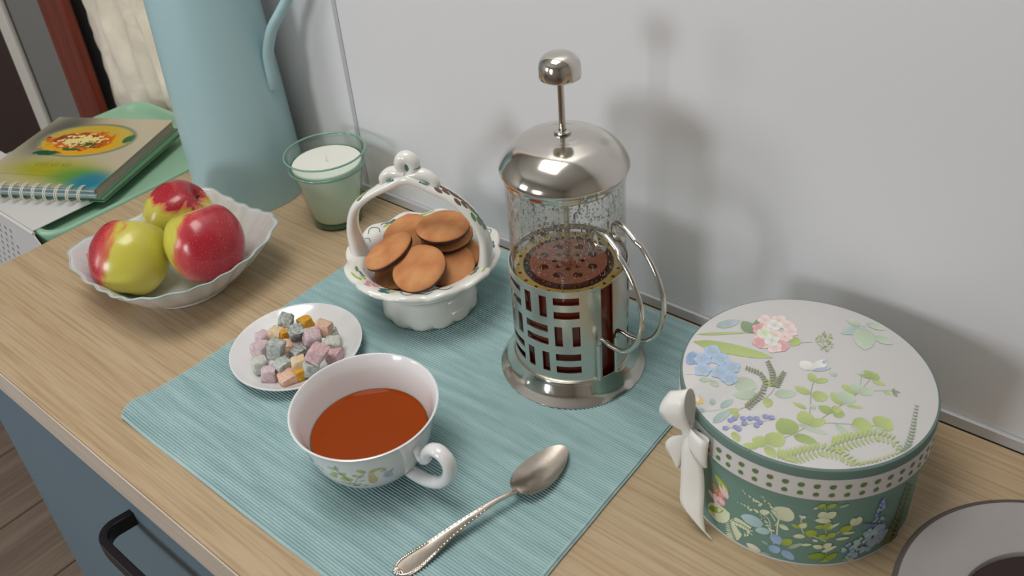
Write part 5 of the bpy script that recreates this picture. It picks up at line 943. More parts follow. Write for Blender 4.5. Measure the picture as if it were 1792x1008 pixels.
def jelly_cube(seed, sx, sy, sz):
    rnd = random.Random(seed)
    bm = bmesh.new()
    bmesh.ops.create_cube(bm, size=1.0)
    bmesh.ops.subdivide_edges(bm, edges=bm.edges[:], cuts=4, use_grid_fill=True)
    off = Vector((rnd.random() * 50, rnd.random() * 50, rnd.random() * 50))
    sk = [rnd.uniform(-0.16, 0.16) for _ in range(4)]
    for v in bm.verts:
        c = v.co.copy()
        q = Vector((c.x, c.y, c.z))
        m = max(abs(q.x), abs(q.y), abs(q.z))
        e = sum(1 for t in q if abs(t) > 0.49)
        if e >= 2:
            q *= 0.955 if e == 2 else 0.91
        q.x += sk[0] * c.z + sk[2] * c.y * 0.5
        q.y += sk[1] * c.z + sk[3] * c.x * 0.5
        d = noise.noise(q * 2.4 + off) * 0.09 + noise.noise(q * 7 + off) * 0.03
        q += c.normalized() * d
        v.co = Vector((q.x * sx, q.y * sy, q.z * sz))
    mb = MB()
    bm.verts.index_update()
    mb.add([v.co[:] for v in bm.verts], [[v.index for v in f.verts] for f in bm.faces])
    bm.free()
    return mb


for k, (x, y, z, s, hz, tx, ty, tz, kind, lab) in enumerate(CANDY):
    o = jelly_cube(k * 7 + 3, s, s * 0.95, hz).build('jelly_cube', JM[kind], sharp=70)
    o.location = (x, y, z)
    o.rotation_euler = (R(tx), R(ty), R(tz))
    tag(o, lab, 'candy', 'sugared jelly cubes on the side plate')

# ------------------------------------------------------------------ spoon
def build_spoon():
    root = thing('teaspoon', 'tarnished silver spoon with an engraved handle on the placemat', 'spoon', (0.0, 0.0, 0.0030))
    # centreline (x, y, z, half width)
    tip = Vector((0.0549, -0.2108))
    neck = Vector((0.0543, -0.2745))
    ax = (tip - neck)
    Lb = ax.length
    ax.normalize()
    sd = Vector((ax.y, -ax.x))

    half = Lb / 2
    ctr = neck + ax * half

    def bowl_pt(rho, phi, dz):
        # egg-shaped dish: rho 0 centre .. 1 rim, phi around
        c, q = math.cos(phi), math.sin(phi)
        wid = 0.0158 * (1.0 - 0.16 * c)
        if c < -0.9:
            wid *= 1.0
        p = ctr + ax * (half * c * rho) + sd * (wid * q * rho)
        u = 0.5 + 0.5 * c * rho
        edge = 0.0052 + 0.0062 * (1 - u) ** 2.6
        z = edge - 0.0050 * (1 - rho * rho) * (1 - 0.25 * c * rho) + dz
        return (p.x, p.y, max(z, 0.0002 + dz))
    nr, nphi = 9, 48
    mb = MB()
    vs, fs = [], []
    for dz in (0.0009, 0.0):
        for i in range(nr + 1):
            for k in range(nphi):
                vs.append(bowl_pt(max(i / nr, 0.001), 2 * math.pi * k / nphi, dz))
    off = (nr + 1) * nphi
    for o_ in (0, off):
        for i in range(nr):
            for k in range(nphi):
                k2 = (k + 1) % nphi
                fs.append((o_ + i * nphi + k, o_ + i * nphi + k2, o_ + (i + 1) * nphi + k2, o_ + (i + 1) * nphi + k))
        fs.append(tuple(o_ + k for k in range(nphi)))
    for k in range(nphi):
        k2 = (k + 1) % nphi
        fs.append((nr * nphi + k, nr * nphi + k2, off + nr * nphi + k2, off + nr * nphi + k))
    mb.add(vs, fs)
    mb.build('bowl', M['silver'], root, sharp=60)
    cl = cr_spline([(0.0543, -0.2725, 0.0114, 0.0026), (0.0530, -0.2790, 0.0125, 0.0022), (0.0482, -0.2925, 0.0132, 0.0024), (0.0423, -0.3132, 0.0120, 0.0034), (0.0358, -0.3328, 0.0080, 0.0052), (0.0313, -0.3492, 0.0045, 0.0074), (0.0277, -0.3606, 0.0026, 0.0090), (0.0250, -0.3690, 0.0018, 0.0086), (0.0236, -0.3735, 0.0015, 0.0058), (0.0231, -0.3748, 0.0014, 0.0028)], 6)
    n = len(cl)
    vs, fs = [], []
    prof = [(-1, 0), (-0.86, 0.62), (-0.6, 0.42), (0, 0.36), (0.6, 0.42), (0.86, 0.62), (1, 0), (0.7, -0.7), (0, -0.85), (-0.7, -0.7)]
    m = len(prof)
    for i, (x, y, z, w) in enumerate(cl):
        a, b = Vector(cl[max(i - 1, 0)][:3]), Vector(cl[min(i + 1, n - 1)][:3])
        t = (b - a).normalized()
        s = t.cross(Vector((0, 0, 1))).normalized()
        up = s.cross(t)
        th = 0.0011 + 0.0007 * (1 - i / n)
        for pu, pz in prof:
            vs.append(Vector((x, y, z)) + s * (pu * w) + up * (pz * th))
    for i in range(n - 1):
        for k in range(m):
            k2 = (k + 1) % m
            fs.append((i * m + k, i * m + k2, (i + 1) * m + k2, (i + 1) * m + k))
    fs += [tuple(range(m)), tuple((n - 1) * m + k for k in range(m - 1, -1, -1))]
    hd = MB().add(vs, fs).build('handle', M['silver'], root, sharp=50)
    # raised scroll beading along both edges
    bd = MB()
    rnd = random.Random(3)
    for i in range(int(n * 0.28), n - 2):
        x, y, z, w = cl[i]
        a, b = Vector(cl[i - 1][:3]), Vector(cl[i + 1][:3])
        t = (b - a).normalized()
        s = t.cross(Vector((0, 0, 1))).normalized()
        up = s.cross(t)
        if up.z < 0:
            up = -up
        for sg in (-1, 1):
            c = Vector((x, y, z)) + s * (sg * w * 0.80) + up * 0.0008
            r = 0.0008 + 0.0003 * rnd.random()
            vs = [c + up * r] + [c + (t * math.cos(q * 1.047) + s * math.sin(q * 1.047)) * r * 1.1 for q in range(6)]
            bd.add(vs, [(0, 1 + q, 1 + (q + 1) % 6) for q in range(6)])
    x, y, z, w = cl[-9]
    for q in range(7):
        a = R(-90 + (q - 3) * 28)
        c = Vector((x - 0.0008, y - 0.001, z + 0.0011))
        e = c + Vector((math.cos(a) * 0.0052 - math.sin(a) * 0.0, math.sin(a) * 0.0052, 0))
        bd.tube([c, c.lerp(e, 0.5) + Vector((0, 0, 0.0005)), e], [0.0006, 0.0009, 0.0004], 6)
    bd.build('relief', M['silver'], hd, sharp=80, label='raised scroll ornament')
    return root


build_spoon()

# ------------------------------------------------------------------ ceramic basket
BK = (-0.1775, -0.1255)


def build_basket():
    root = thing('ceramic_basket', 'footed cream ceramic basket with an arched handle and painted rim', 'basket', (BK[0], BK[1], 0.0032))
    W = M['ceramic_warm']

    def lobes(n, amp, ph=0.0):
        return lambda th: 1 + amp * (abs(math.cos(n * th / 2 + ph)) ** 0.7 - 0.6)
    lf = lobes(13, 0.042, 0.3)
    lr = lobes(12, 0.050, 0.2)

    def foot_fn(th, r, z, t):
        k = max(0.0, 1 - z / 0.009)
        s = 1 + (lf(th) - 1) * min(1, k * 1.6)
        zz = z + (0.0020 * (1 - (lf(th) - 0.97) / 0.045) if z < 0.004 else 0)
        return r * s, max(0.0, zz)
    fp = cr_spline([(0.0440, 0.0006), (0.0480, 0.0010), (0.0492, 0.0050), (0.0482, 0.0120), (0.0455, 0.0200), (0.0440, 0.0260), (0.0450, 0.0300)], 5)
    MB().lathe([(0.0, 0.0100), (0.036, 0.0100), (0.0410, 0.0006)] + fp + [(0.040, 0.0302), (0.0, 0.0302)], 156, foot_fn).build('foot', W, root, sharp=70)

    def rim_fn(th, r, z, t):
        k = max(0.0, (r - 0.056) / 0.020)
        return r * (1 + (lr(th) - 1) * k), z + 0.0016 * k * math.cos(12 * th + 0.4)
    bp = cr_spline([(0.0400, 0.0303), (0.0450, 0.0312), (0.0560, 0.0395), (0.0680, 0.0510), (0.0755, 0.0572), (0.0778, 0.0602), (0.0768, 0.0630), (0.0725, 0.0640), (0.0650, 0.0622), (0.0595, 0.0580), (0.0530, 0.0480), (0.0420, 0.0395), (0.0200, 0.0360), (0.0, 0.0355)], 5)
    bw = MB().lathe([(0.0, 0.0303)] + bp, 156, rim_fn).build('bowl', W, root, sharp=70)
    # green-tinted notches of the scalloped foot
    nt_m = mat('sea_green_glaze', rgb(120, 176, 164), 0.2, coat=0.4)
    for q in range(13):
        th = (math.pi - 2 * 0.3 + 2 * math.pi * q) / 13
        rr = 0.0492 * lf(th)
        c = Vector((rr * math.cos(th), rr * math.sin(th), 0.0028))
        tg = Vector((-math.sin(th), math.cos(th), 0))
        MB().tube([c - tg * 0.0032 - Vector((0, 0, 0.0012)), c, c + tg * 0.0032 - Vector((0, 0, 0.0012))], [0.0005, 0.0012, 0.0005], 6).build('notch_tint', nt_m, root, sharp=80)
    # arched strap handle
    ang = R(24.0)
    u = Vector((math.cos(ang), math.sin(ang), 0))
    n = Vector((-math.sin(ang), math.cos(ang), 0))
    o0 = n * -0.006
    hs = cr_spline([(-0.0655, 0.0560, 0.0135, 0.0075), (-0.0676, 0.0710, 0.0115, 0.0062), (-0.0682, 0.0900, 0.0092, 0.0052), (-0.0615, 0.1120, 0.0080, 0.0046), (-0.0455, 0.1280, 0.0076, 0.0044), (-0.0220, 0.1420, 0.0080, 0.0048), (0.0, 0.1520, 0.0085, 0.0058), (0.0200, 0.1440, 0.0080, 0.0048), (0.0420, 0.1320, 0.0076, 0.0044), (0.0590, 0.1140, 0.0080, 0.0046), (0.0680, 0.0910, 0.0092, 0.0052), (0.0686, 0.0710, 0.0115, 0.0062), (0.0660, 0.0560, 0.0135, 0.0075)], 6)
    vs, fs = [], []
    m = 14
    for i, (s, z, wd, th) in enumerate(hs):
        a, b = hs[max(i - 1, 0)], hs[min(i + 1, len(hs) - 1)]
        t = (u * (b[0] - a[0]) + Vector((0, 0, b[1] - a[1]))).normalized()
        e = t.cross(n).normalized()
        c = o0 + u * s + Vector((0, 0, z))
        for k in range(m):
            q = 2 * math.pi * k / m
            cx, cy = math.cos(q), math.sin(q)
            vs.append(c + n * (wd * (abs(cx) ** 0.75) * (1 if cx > 0 else -1)) + e * (th * cy))
    for i in range(len(hs) - 1):
        for k in range(m):
            k2 = (k + 1) % m
            fs.append((i * m + k, i * m + k2, (i + 1) * m + k2, (i + 1) * m + k))
    fs += [tuple(range(m)), tuple((len(hs) - 1) * m + k for k in range(m - 1, -1, -1))]
    hd = MB().add(vs, fs).build('handle', W, root, sharp=70)
    # crest on top of the arch: pierced knob between two pairs of curls
    def P(s, z, d=0.0):
        return o0 + u * s + n * d + Vector((0, 0, z - 0.0062))
    cr = MB()
    ring = [P(0.0005 + 0.0070 * math.cos(R(q)), 0.1705 + 0.0092 * math.sin(R(q))) for q in range(0, 361, 15)]
    cr.tube(ring, [0.0058 + 0.0010 * math.sin(R(q)) for q in range(0, 361, 15)], 12, caps=False, up=n)
    cr.build('crest_ring', W, hd, sharp=80)
    MB().tube([P(0.0005, 0.1712, -0.0022), P(0.0005, 0.1712, 0.0022)], 0.0052, 16).build('crest_eye', M['teal_glaze'], hd, sharp=60, label='dark green hollow of the crest')
    for sg in (-1, 1):
        c2 = MB()
        path = cr_spline([P(sg * 0.003, 0.1610), P(sg * 0.0120, 0.1630), P(sg * 0.0195, 0.1612), P(sg * 0.0250, 0.1560), P(sg * 0.0255, 0.1510), P(sg * 0.0205, 0.1500), P(sg * 0.0165, 0.1530)], 5)
        k = len(path)
        c2.tube(path, [0.0066 - 0.0030 * i / k for i in range(k)], 10, up=n)
        c2.build('crest_curl', W, hd, sharp=80)
        for dd in (-0.0056, 0.0056):
            MB().tube(cr_spline([P(sg * 0.0125, 0.1572, dd), P(sg * 0.0165, 0.1566, dd * 1.1), P(sg * 0.0208, 0.1560, dd)], 4), [0.0008, 0.0016, 0.0008] + [0.0008] * 6, 8).build('curl_paint', M['teal_glaze'], hd, sharp=80)
    # painted decoration
    def rim_place(uu, v, h):
        th = R(uu)
        r = v / 1000.0
        f = (lr(th) - 1)
        k = max(0.0, (r - 0.056) / 0.020)
        zt = interp(r, [0.0530, 0.0595, 0.0650, 0.0725, 0.0768, 0.0780], [0.0480, 0.0580, 0.0622, 0.0640, 0.0630, 0.0605])
        rr = r * (1 + f * k)
        return ((rr) * math.cos(th), rr * math.sin(th), zt + 0.0016 * k * math.cos(12 * th + 0.4) + h + 0.00012)
    pr = Print(rim_place, k=0.75, lift=0.0002, asp=1.0)
    rp = []
    for c0 in (-98, -98 + 120, -98 + 240):
        for (a, r0, b, r1, w, col) in [(-3, 66, 6, 64, .7, 'P'), (5, 64, 13, 67, .7, 'P'), (0, 70, 8, 70, .5, 'P'), (14, 68, 24, 66, .4, 'K'), (15, 71, 26, 71, .35, 'K'), (16, 66, 26, 62, .3, 'g'), (22, 70, 30, 66, .3, 'l'), (-5, 66, -14, 68, .3, 'l'), (-6, 70, -15, 73, .3, 'l'), (-10, 64, -20, 65, .35, 'K'), (-18, 67, -27, 66, .35, 'g'), (-12, 72, -19, 73, .3, 'l'), (-20, 62, -28, 60, .35, 'e')]:
            rp.append((col, c0 + a, r0, c0 + b, r1, w * 0.85))
    for c0 in (-150, -165, -60, -46, -30, 60, 75, 180, 165):
        rp.append(('S', 'K', [c0, 61, c0 - 4, 67, c0 + 1, 72.5, c0 + 7, 70], .8))
    pr.draw(rp)
    pr.mb.build('rim_painting', print_mat('basket_paint', 0.25, 0.4), bw, sharp=180, kind='stuff', label='painted pink flowers and green leaves')
    hpm = print_mat('handle_paint', 0.25, 0.4)

    def strap_place(uu, v, h):
        # uu: 0..1 along the arch, v: -1..1 across, on the outer face
        f = uu * (len(hs) - 1)
        i = min(int(f), len(hs) - 2)
        q = f - i
        s, z, wd, th = (hs[i][k] + (hs[i + 1][k] - hs[i][k]) * q for k in range(4))
        t = (u * (hs[i + 1][0] - hs[i][0]) + Vector((0, 0, hs[i + 1][1] - hs[i][1]))).normalized()
        e = t.cross(n).normalized()
        if e.dot(u * s + Vector((0, 0, z - 0.06))) < 0:
            e = -e
        ct = max(-0.98, min(0.98, v))
        return o0 + u * s + Vector((0, 0, z)) + n * (wd * ct) + e * (th * math.sqrt(1 - abs(ct) ** 2.6) + h)
    ps = Print(strap_place, k=0.75, lift=0.0003, asp=0.05)
    hl = []
    for k in range(9):
        a = 0.60 + 0.022 * k
        hl += [('n' if k < 5 else 'g', a, -0.5 + 0.25 * (k % 3), a + 0.03, -0.8 + 0.3 * (k % 3), 0.5), ('n' if k < 6 else 'K', a, -0.1, a + 0.032, 0.25, 0.4)]
    for k in range(5):
        hl.append(('l' if k % 2 else 'g', 0.33 + 0.012 * k, -0.6 + 0.2 * k, 0.30 + 0.012 * k, -0.8 + 0.2 * k, 0.5))
    ps.draw(hl)
    ps.mb.build('handle_painting', hpm, hd, sharp=180, kind='stuff', label='brown and green painted sprigs')
    return root


build_basket()

# cookies: thin domed biscuits, dark chocolate underneath
ckm, cknt, ckb = new_mat('baked_biscuit')
ckb.inputs['Roughness'].default_value = 0.85
cktc = N(cknt, 'ShaderNodeTexCoord')
ckn = N(cknt, 'ShaderNodeTexNoise')
ckn.inputs['Scale'].default_value = 45
ckn.inputs['Detail'].default_value = 6
cknt.links.new(cktc.outputs['Object'], ckn.inputs['Vector'])
ckr = N(cknt, 'ShaderNodeValToRGB')
ckr.color_ramp.elements[0].position = 0.3
ckr.color_ramp.elements[0].color = rgb(184, 114, 66)
ckr.color_ramp.elements[1].position = 0.68
ckr.color_ramp.elements[1].color = rgb(214, 154, 100)
cknt.links.new(ckn.outputs['Fac'], ckr.inputs['Fac'])
ckf = N(cknt, 'ShaderNodeTexNoise')
ckf.inputs['Scale'].default_value = 700
cknt.links.new(cktc.outputs['Object'], ckf.inputs['Vector'])
ckp = N(cknt, 'ShaderNodeBump')
ckp.inputs['Strength'].default_value = 0.5
ckp.inputs['Distance'].default_value = 0.0005
cknt.links.new(ckf.outputs['Fac'], ckp.inputs['Height'])
cknt.links.new(ckp.outputs['Normal'], ckb.inputs['Normal'])
cknt.links.new(ckr.outputs['Color'], ckb.inputs['Base Color'])
choc = mat('dark_chocolate', rgb(58, 28, 18), 0.4)
for i, (c, nv, r, lab) in enumerate(COOKIES):
    root = thing('cookie', lab, 'cookie', c, 0, 'chocolate-backed cookies in the ceramic basket')
    root.rotation_euler = Vector(nv).to_track_quat('Z', 'Y').to_euler()
    pr = cr_spline([(0.0, 0.0028), (r * 0.5, 0.0028), (r * 0.80, 0.0022), (r * 0.95, 0.0006), (r, -0.0010), (r * 0.985, -0.0022)], 4)
    fn = lambda th, rr, z, t, s=i: (rr * (1 + 0.010 * math.sin(3 * th + s) + 0.006 * math.sin(7 * th + 2 * s)), z)
    MB().lathe(pr + [(0.0, -0.0022)], 56, fn).build('biscuit', ckm, root, sharp=60)
    MB().lathe([(0.0, -0.0023), (r * 0.99, -0.0023), (r * 1.005, -0.0036), (r * 0.96, -0.0056), (0.0, -0.0060)], 56, fn).build('chocolate', choc, root, sharp=60, label='dark chocolate underside')

# ------------------------------------------------------------------ fruit bowl and apples
FB = (-0.4330, -0.2470)


def fb_r(th):
    """square bowl outline with soft corners and a wavy edge"""
    a = th - R(2)
    c, s = abs(math.cos(a)), abs(math.sin(a))
    q = (c ** 3.4 + s ** 3.4) ** (-1 / 3.4)
    return q * 0.975 * (1 + 0.008 * math.cos(24 * a))


def build_fruit_bowl():
    root = thing('fruit_bowl', 'white fluted square china bowl holding three apples', 'bowl', (FB[0], FB[1], 0.0))
    bm = mat('bluish_white_china', rgb(222, 222, 224), 0.15, coat=0.5)

    def fn(th, r, z, t):
        k = min(1.0, max(0.0, (r - 0.045) / 0.05))
        k = k * k * (3 - 2 * k)
        sq = 1 + (fb_r(th) - 1) * k
        cor = abs(math.sin(2 * (th - R(2)))) ** 3
        zz = z + 0.010 * cor * k * (z / 0.05)
        flute = 1 + 0.005 * k * math.cos(24 * (th - R(2)))
        return r * sq * flute * (1 + 0.02 * cor * k), zz
    out = cr_spline([(0.0480, 0.0), (0.0500, 0.0018), (0.0505, 0.0050), (0.0600, 0.0110), (0.0740, 0.0240), (0.0860, 0.0380), (0.0935, 0.0475), (0.0950, 0.0492)], 5)
    inn = cr_spline([(0.0942, 0.0502), (0.0920, 0.0492), (0.0840, 0.0400), (0.0720, 0.0270), (0.0580, 0.0150), (0.0440, 0.0090), (0.0200, 0.0075), (0.0, 0.0074)], 5)
    bo = MB().lathe([(0.0, 0.0030), (0.0430, 0.0030), (0.0445, 0.0)] + out + inn, 192, fn).build('body', bm, root, sharp=60)
    # thin grey-green line around the edge
    rim = []
    for k in range(193):
        th = 2 * math.pi * k / 192
        r, z = fn(th, 0.0948, 0.0500, 1)
        rim.append((r * math.cos(th), r * math.sin(th), z))
    MB().tube(rim, 0.0011, 8, caps=False).build('rim_line', mat('grey_green_glaze', rgb(178, 198, 194), 0.2, coat=0.4), bo, sharp=80, label='grey-green glazed rim line')

    def place(u, v, h):
        th = R(u)
        r0 = v / 1000
        z0 = interp(r0, [0.0440, 0.0580, 0.0720, 0.0840, 0.0920], [0.0090, 0.0150, 0.0270, 0.0400, 0.0492])
        r, z = fn(th, r0, z0, 1)
        return ((r - h * 0.6) * math.cos(th), (r - h * 0.6) * math.sin(th), z + h * 0.9)
    pr = Print(place, k=0.75, lift=0.0012, asp=0.75)
    pr.draw([('O', -134, 74, -141, 86, .5), ('O', -134, 74, -137, 86, .5), ('O', -133, 74, -144, 84, .5), ('O', -134, 74, -140, 82, .6), ('g', -142, 76, -154, 84, .4), ('o', -146, 78, -152, 88, .35), ('p', -124, 76, -128, 84, .4)])
    pr.mb.build('flower_print', print_mat('bowl_print', 0.25, 0.4), bo, sharp=180, label='orange flower print')


build_fruit_bowl()


def apple_mat(name, axis, blush):
    """yellow-green skin with a red cheek facing one side of the fruit"""
    m, nt, b = new_mat(name)
    b.inputs['Roughness'].default_value = 0.26
    b.inputs['Coat Weight'].default_value = 0.25
    b.inputs['Coat Roughness'].default_value = 0.15
    tc = N(nt, 'ShaderNodeTexCoord')
    dt = N(nt, 'ShaderNodeVectorMath', operation='DOT_PRODUCT')
    nm = N(nt, 'ShaderNodeVectorMath', operation='NORMALIZE')
    nt.links.new(tc.outputs['Object'], nm.inputs[0])
    nt.links.new(nm.outputs[0], dt.inputs[0])
    dt.inputs[1].default_value = Vector(axis).normalized()
    mp = N(nt, 'ShaderNodeMapping')
    mp.inputs['Scale'].default_value = (90, 90, 22)
    nt.links.new(tc.outputs['Object'], mp.inputs['Vector'])
    nz = N(nt, 'ShaderNodeTexNoise')
    nz.inputs['Scale'].default_value = 1.0
    nz.inputs['Detail'].default_value = 5
    nt.links.new(mp.outputs['Vector'], nz.inputs['Vector'])
    ad = N(nt, 'ShaderNodeMath', operation='MULTIPLY_ADD')
    ad.inputs[1].default_value = 0.75
    nt.links.new(nz.outputs['Fac'], ad.inputs[0])
    nt.links.new(dt.outputs['Value'], ad.inputs[2])
    cr = N(nt, 'ShaderNodeValToRGB')
    e = cr.color_ramp.elements
    e[0].position = 0.30 + blush
    e[0].color = rgb(204, 196, 78)
    e[1].position = 0.44 + blush
    e[1].color = rgb(206, 118, 78)
    x = cr.color_ramp.elements.new(0.60 + blush)
    x.color = rgb(196, 64, 70)
    x2 = cr.color_ramp.elements.new(min(1, 0.9 + blush))
    x2.color = rgb(172, 36, 50)
    nt.links.new(ad.outputs[0], cr.inputs['Fac'])
    vr = N(nt, 'ShaderNodeTexVoronoi')
    vr.inputs['Scale'].default_value = 420
    nt.links.new(tc.outputs['Object'], vr.inputs['Vector'])
    lt = N(nt, 'ShaderNodeMath', operation='LESS_THAN')
    lt.inputs[1].default_value = 0.15
    nt.links.new(vr.outputs['Distance'], lt.inputs[0])
    ml = N(nt, 'ShaderNodeMath', operation='MULTIPLY')
    ml.inputs[1].default_value = 0.5
    nt.links.new(lt.outputs[0], ml.inputs[0])
    mx = N(nt, 'ShaderNodeMix', data_type='RGBA')
    nt.links.new(ml.outputs[0], mx.inputs['Factor'])
    nt.links.new(cr.outputs['Color'], mx.inputs['A'])
    mx.inputs['B'].default_value = rgb(226, 186, 130)
    nt.links.new(mx.outputs['Result'], b.inputs['Base Color'])
    return m


def build_apple(lab, c, r, up, cheek, blush, sx=1.0):
    root = thing('apple', lab, 'apple', c, 0, 'apples in the china bowl')
    q = Vector(up).to_track_quat('Z', 'Y')
    root.rotation_euler = q.to_euler()
    ck = q.inverted() @ Vector(cheek)
    pr = cr_spline([(0.0, 0.60), (0.10, 0.64), (0.22, 0.77), (0.38, 0.87), (0.58, 0.86), (0.80, 0.68), (0.96, 0.34), (1.0, 0.05), (0.95, -0.30), (0.80, -0.62), (0.58, -0.84), (0.36, -0.93), (0.20, -0.90), (0.08, -0.80), (0.0, -0.77)], 5)
    pr = [(x * r, z * r * 1.02) for x, z in pr]
    fn = lambda th, rr, z, t: (rr * (1 + 0.022 * math.cos(5 * th + 0.6) * (0.4 + abs(z) / r) + 0.02 * math.sin(th + 1)), z + 0.02 * r * math.cos(th * 2 + 1) * (rr / r))
    MB().lathe(pr, 72, fn).build('flesh', apple_mat('apple_skin', ck, blush), root, sharp=80)
    MB().tube([(0, 0, r * 0.58), (0.001, 0, r * 0.72), (0.002, 0.001, r * 0.88)], [0.0010, 0.0010, 0.0015], 8).build('stem', mat('apple_stem', rgb(70, 52, 32), 0.8), root)


build_apple('apple with a yellow-green front and red left cheek, leftmost in the bowl', (-0.4545, -0.2895, 0.0500), 0.0408, (-0.30, 0.62, 0.72), (-0.80, -0.52, 0.22), 0.16)
build_apple('big red apple with a yellow left side, frontmost on the right of the bowl', (-0.3950, -0.2325, 0.0575), 0.0408, (-0.42, 0.16, 0.88), (0.82, 0.22, -0.05), -0.20)
build_apple('small apple at the back of the bowl, yellow below and blushed red on top', (-0.4890, -0.2080, 0.0490), 0.0370, (0.50, 0.70, 0.52), (0.10, 0.25, 0.95), 0.52)

# ------------------------------------------------------------------ candle in a green glass
CN = (-0.3865, -0.0660)
gl = glass_mat('green_glass', (0.92, 0.975, 0.945, 1), 1.3)
groot = thing('candle_glass', 'pale green tapered glass tumbler against the wall panel', 'glass', (CN[0], CN[1], 0.0))
go = cr_spline([(0.0275, 0.0), (0.0292, 0.0012), (0.0300, 0.0050), (0.0340, 0.0300), (0.0385, 0.0560), (0.0418, 0.0720), (0.0436, 0.0755), (0.0442, 0.0772), (0.0446, 0.0790), (0.0468, 0.0905), (0.0474, 0.0925)], 4)
gi = cr_spline([(0.0462, 0.0934), (0.0450, 0.0922), (0.0424, 0.0780), (0.0408, 0.0735), (0.0366, 0.0560), (0.0320, 0.0300), (0.0285, 0.0100), (0.0262, 0.0076), (0.0, 0.0072)], 4)
gb = MB().lathe([(0.0, 0.0)] + go + gi, 80).build('body', gl, groot, sharp=60)
dgl = mat('dark_green_glass', rgb(126, 166, 150), 0.12, coat=0.5)
MB().lathe([(0.0459, 0.0922), (0.0470, 0.0918), (0.0480, 0.0926), (0.0478, 0.0938), (0.0466, 0.0942), (0.0457, 0.0934), (0.0459, 0.0922)], 80).build('lip', dgl, groot, sharp=80)
MB().lathe([(0.0436, 0.0752), (0.0449, 0.0752), (0.0455, 0.0768), (0.0450, 0.0784), (0.0437, 0.0784), (0.0436, 0.0752)], 80).build('waist_ring', dgl, groot, sharp=80)
MB().lathe([(0.0, 0.0015), (0.0270, 0.0015), (0.0288, 0.0030), (0.0286, 0.0068), (0.0, 0.0068)], 64).build('thick_base', mat('bottle_green_base', rgb(52, 110, 70), 0.1, coat=0.5), groot, sharp=60)
wax = mat('cream_wax', rgb(242, 240, 230), 0.55, sub=0.3)
wr = thing('candle', 'white wax candle with a short wick inside the green glass', 'candle', (CN[0], CN[1], 0.0076))
MB().lathe([(0.0, 0.0), (0.0256, 0.0), (0.0276, 0.0030), (0.0310, 0.0226), (0.0357, 0.0486), (0.0398, 0.0660), (0.0408, 0.0700), (0.0400, 0.0722), (0.0200, 0.0714), (0.0, 0.0717)], 72).build('wax', wax, wr, sharp=60)
MB().tube([(0, 0, 0.0700), (0.0006, 0, 0.0760), (0.0004, 0.0006, 0.0800)], [0.0009, 0.0008, 0.0006], 8).build('wick', mat('wick_cotton', rgb(236, 234, 226), 0.9), wr)

# ------------------------------------------------------------------ enamel pitcher
pt_m = mat('pale_teal_enamel', rgb(168, 200, 205), 0.38, var=0.03, scale=400, bump=0.03)
proot = thing('pitcher', 'tall pale teal enamel pitcher with an ear handle standing at the wall', 'pitcher', (-0.5410, -0.0765, 0.0))
po = cr_spline([(0.0680, 0.0), (0.0700, 0.0015), (0.0702, 0.0060), (0.0688, 0.0600), (0.0668, 0.1300), (0.0645, 0.2000), (0.0622, 0.2700), (0.0600, 0.3300), (0.0600, 0.3450), (0.0625, 0.3600)], 6)


def spout(th, r, z, t):
    k = max(0.0, (z - 0.30) / 0.06)
    d = math.cos(th - R(180))
    return r * (1 + 0.30 * k * max(0.0, d) ** 6), z + 0.012 * k * max(0.0, d) ** 6


pbod = MB().lathe([(0.0, 0.002), (0.064, 0.002)] + po + [(0.0610, 0.3600), (0.0585, 0.3450), (0.0585, 0.3300), (0.0607, 0.2700), (0.0630, 0.2000), (0.0673, 0.0600), (0.0680, 0.0080), (0.0, 0.0060)], 96, spout)
pbod.build('body', pt_m, proot, sharp=60)
hp = cr_spline([(0.0650, 0.1470), (0.0680, 0.1620), (0.0695, 0.1790), (0.0722, 0.1934), (0.0846, 0.2211), (0.1020, 0.2430), (0.1160, 0.2620), (0.1240, 0.2900), (0.1180, 0.3200), (0.0980, 0.3410), (0.0590, 0.3480)], 6)
ph = R(20)
MB().tube([(r * math.cos(ph), r * math.sin(ph), z) for r, z in hp], 0.0062, 12, up=(-math.sin(ph), math.cos(ph), 0), flat=1.15).build('handle', pt_m, proot, sharp=80)

# ------------------------------------------------------------------ trolley end: tray, perforated plate, books
tr_m = mat('mint_plastic', rgb(152, 194, 166, .9), 0.4)
TX0, TX1, TY0, TY1, TR = -0.948, -0.6615, -0.2945, 0.004, 0.035


def rrect(inset, n=10):
    pts = []
    x0, x1, y0, y1, r = TX0 + inset, TX1 - inset, TY0 + inset, TY1 - inset, max(0.004, TR - inset)
    for cx, cy, a0 in ((x1 - r, y1 - r, 0), (x0 + r, y1 - r, 90), (x0 + r, y0 + r, 180), (x1 - r, y0 + r, 270)):
        for k in range(n + 1):
            a = R(a0 + 90 * k / n)
            pts.append((cx + r * math.cos(a), cy + r * math.sin(a)))
    return pts


prof = [(0.010, -0.036), (0.004, -0.026), (0.0005, -0.006), (0.0, -0.002), (0.0015, 0.0), (0.0070, 0.0), (0.0095, -0.002), (0.0150, -0.0095), (0.0200, -0.0115)]
vs, fs = [], []
rings = [rrect(i) for i, z in prof]
m = len(rings[0])
for (i, z), rg in zip(prof, rings):
    vs += [(x, y, z) for x, y in rg]
for k in range(len(prof) - 1):
    for j in range(m):
        j2 = (j + 1) % m
        fs.append((k * m + j, k * m + j2, (k + 1) * m + j2, (k + 1) * m + j))
fs.append(tuple((len(prof) - 1) * m + j for j in range(m)))
fs.append(tuple(range(m - 1, -1, -1)))
tray_root = thing('tray', 'mint green rounded tray on the trolley beside the worktop', 'tray', (0, 0, 0.0005))
MB().add(vs, fs).build('shell', tr_m, tray_root, sharp=50)

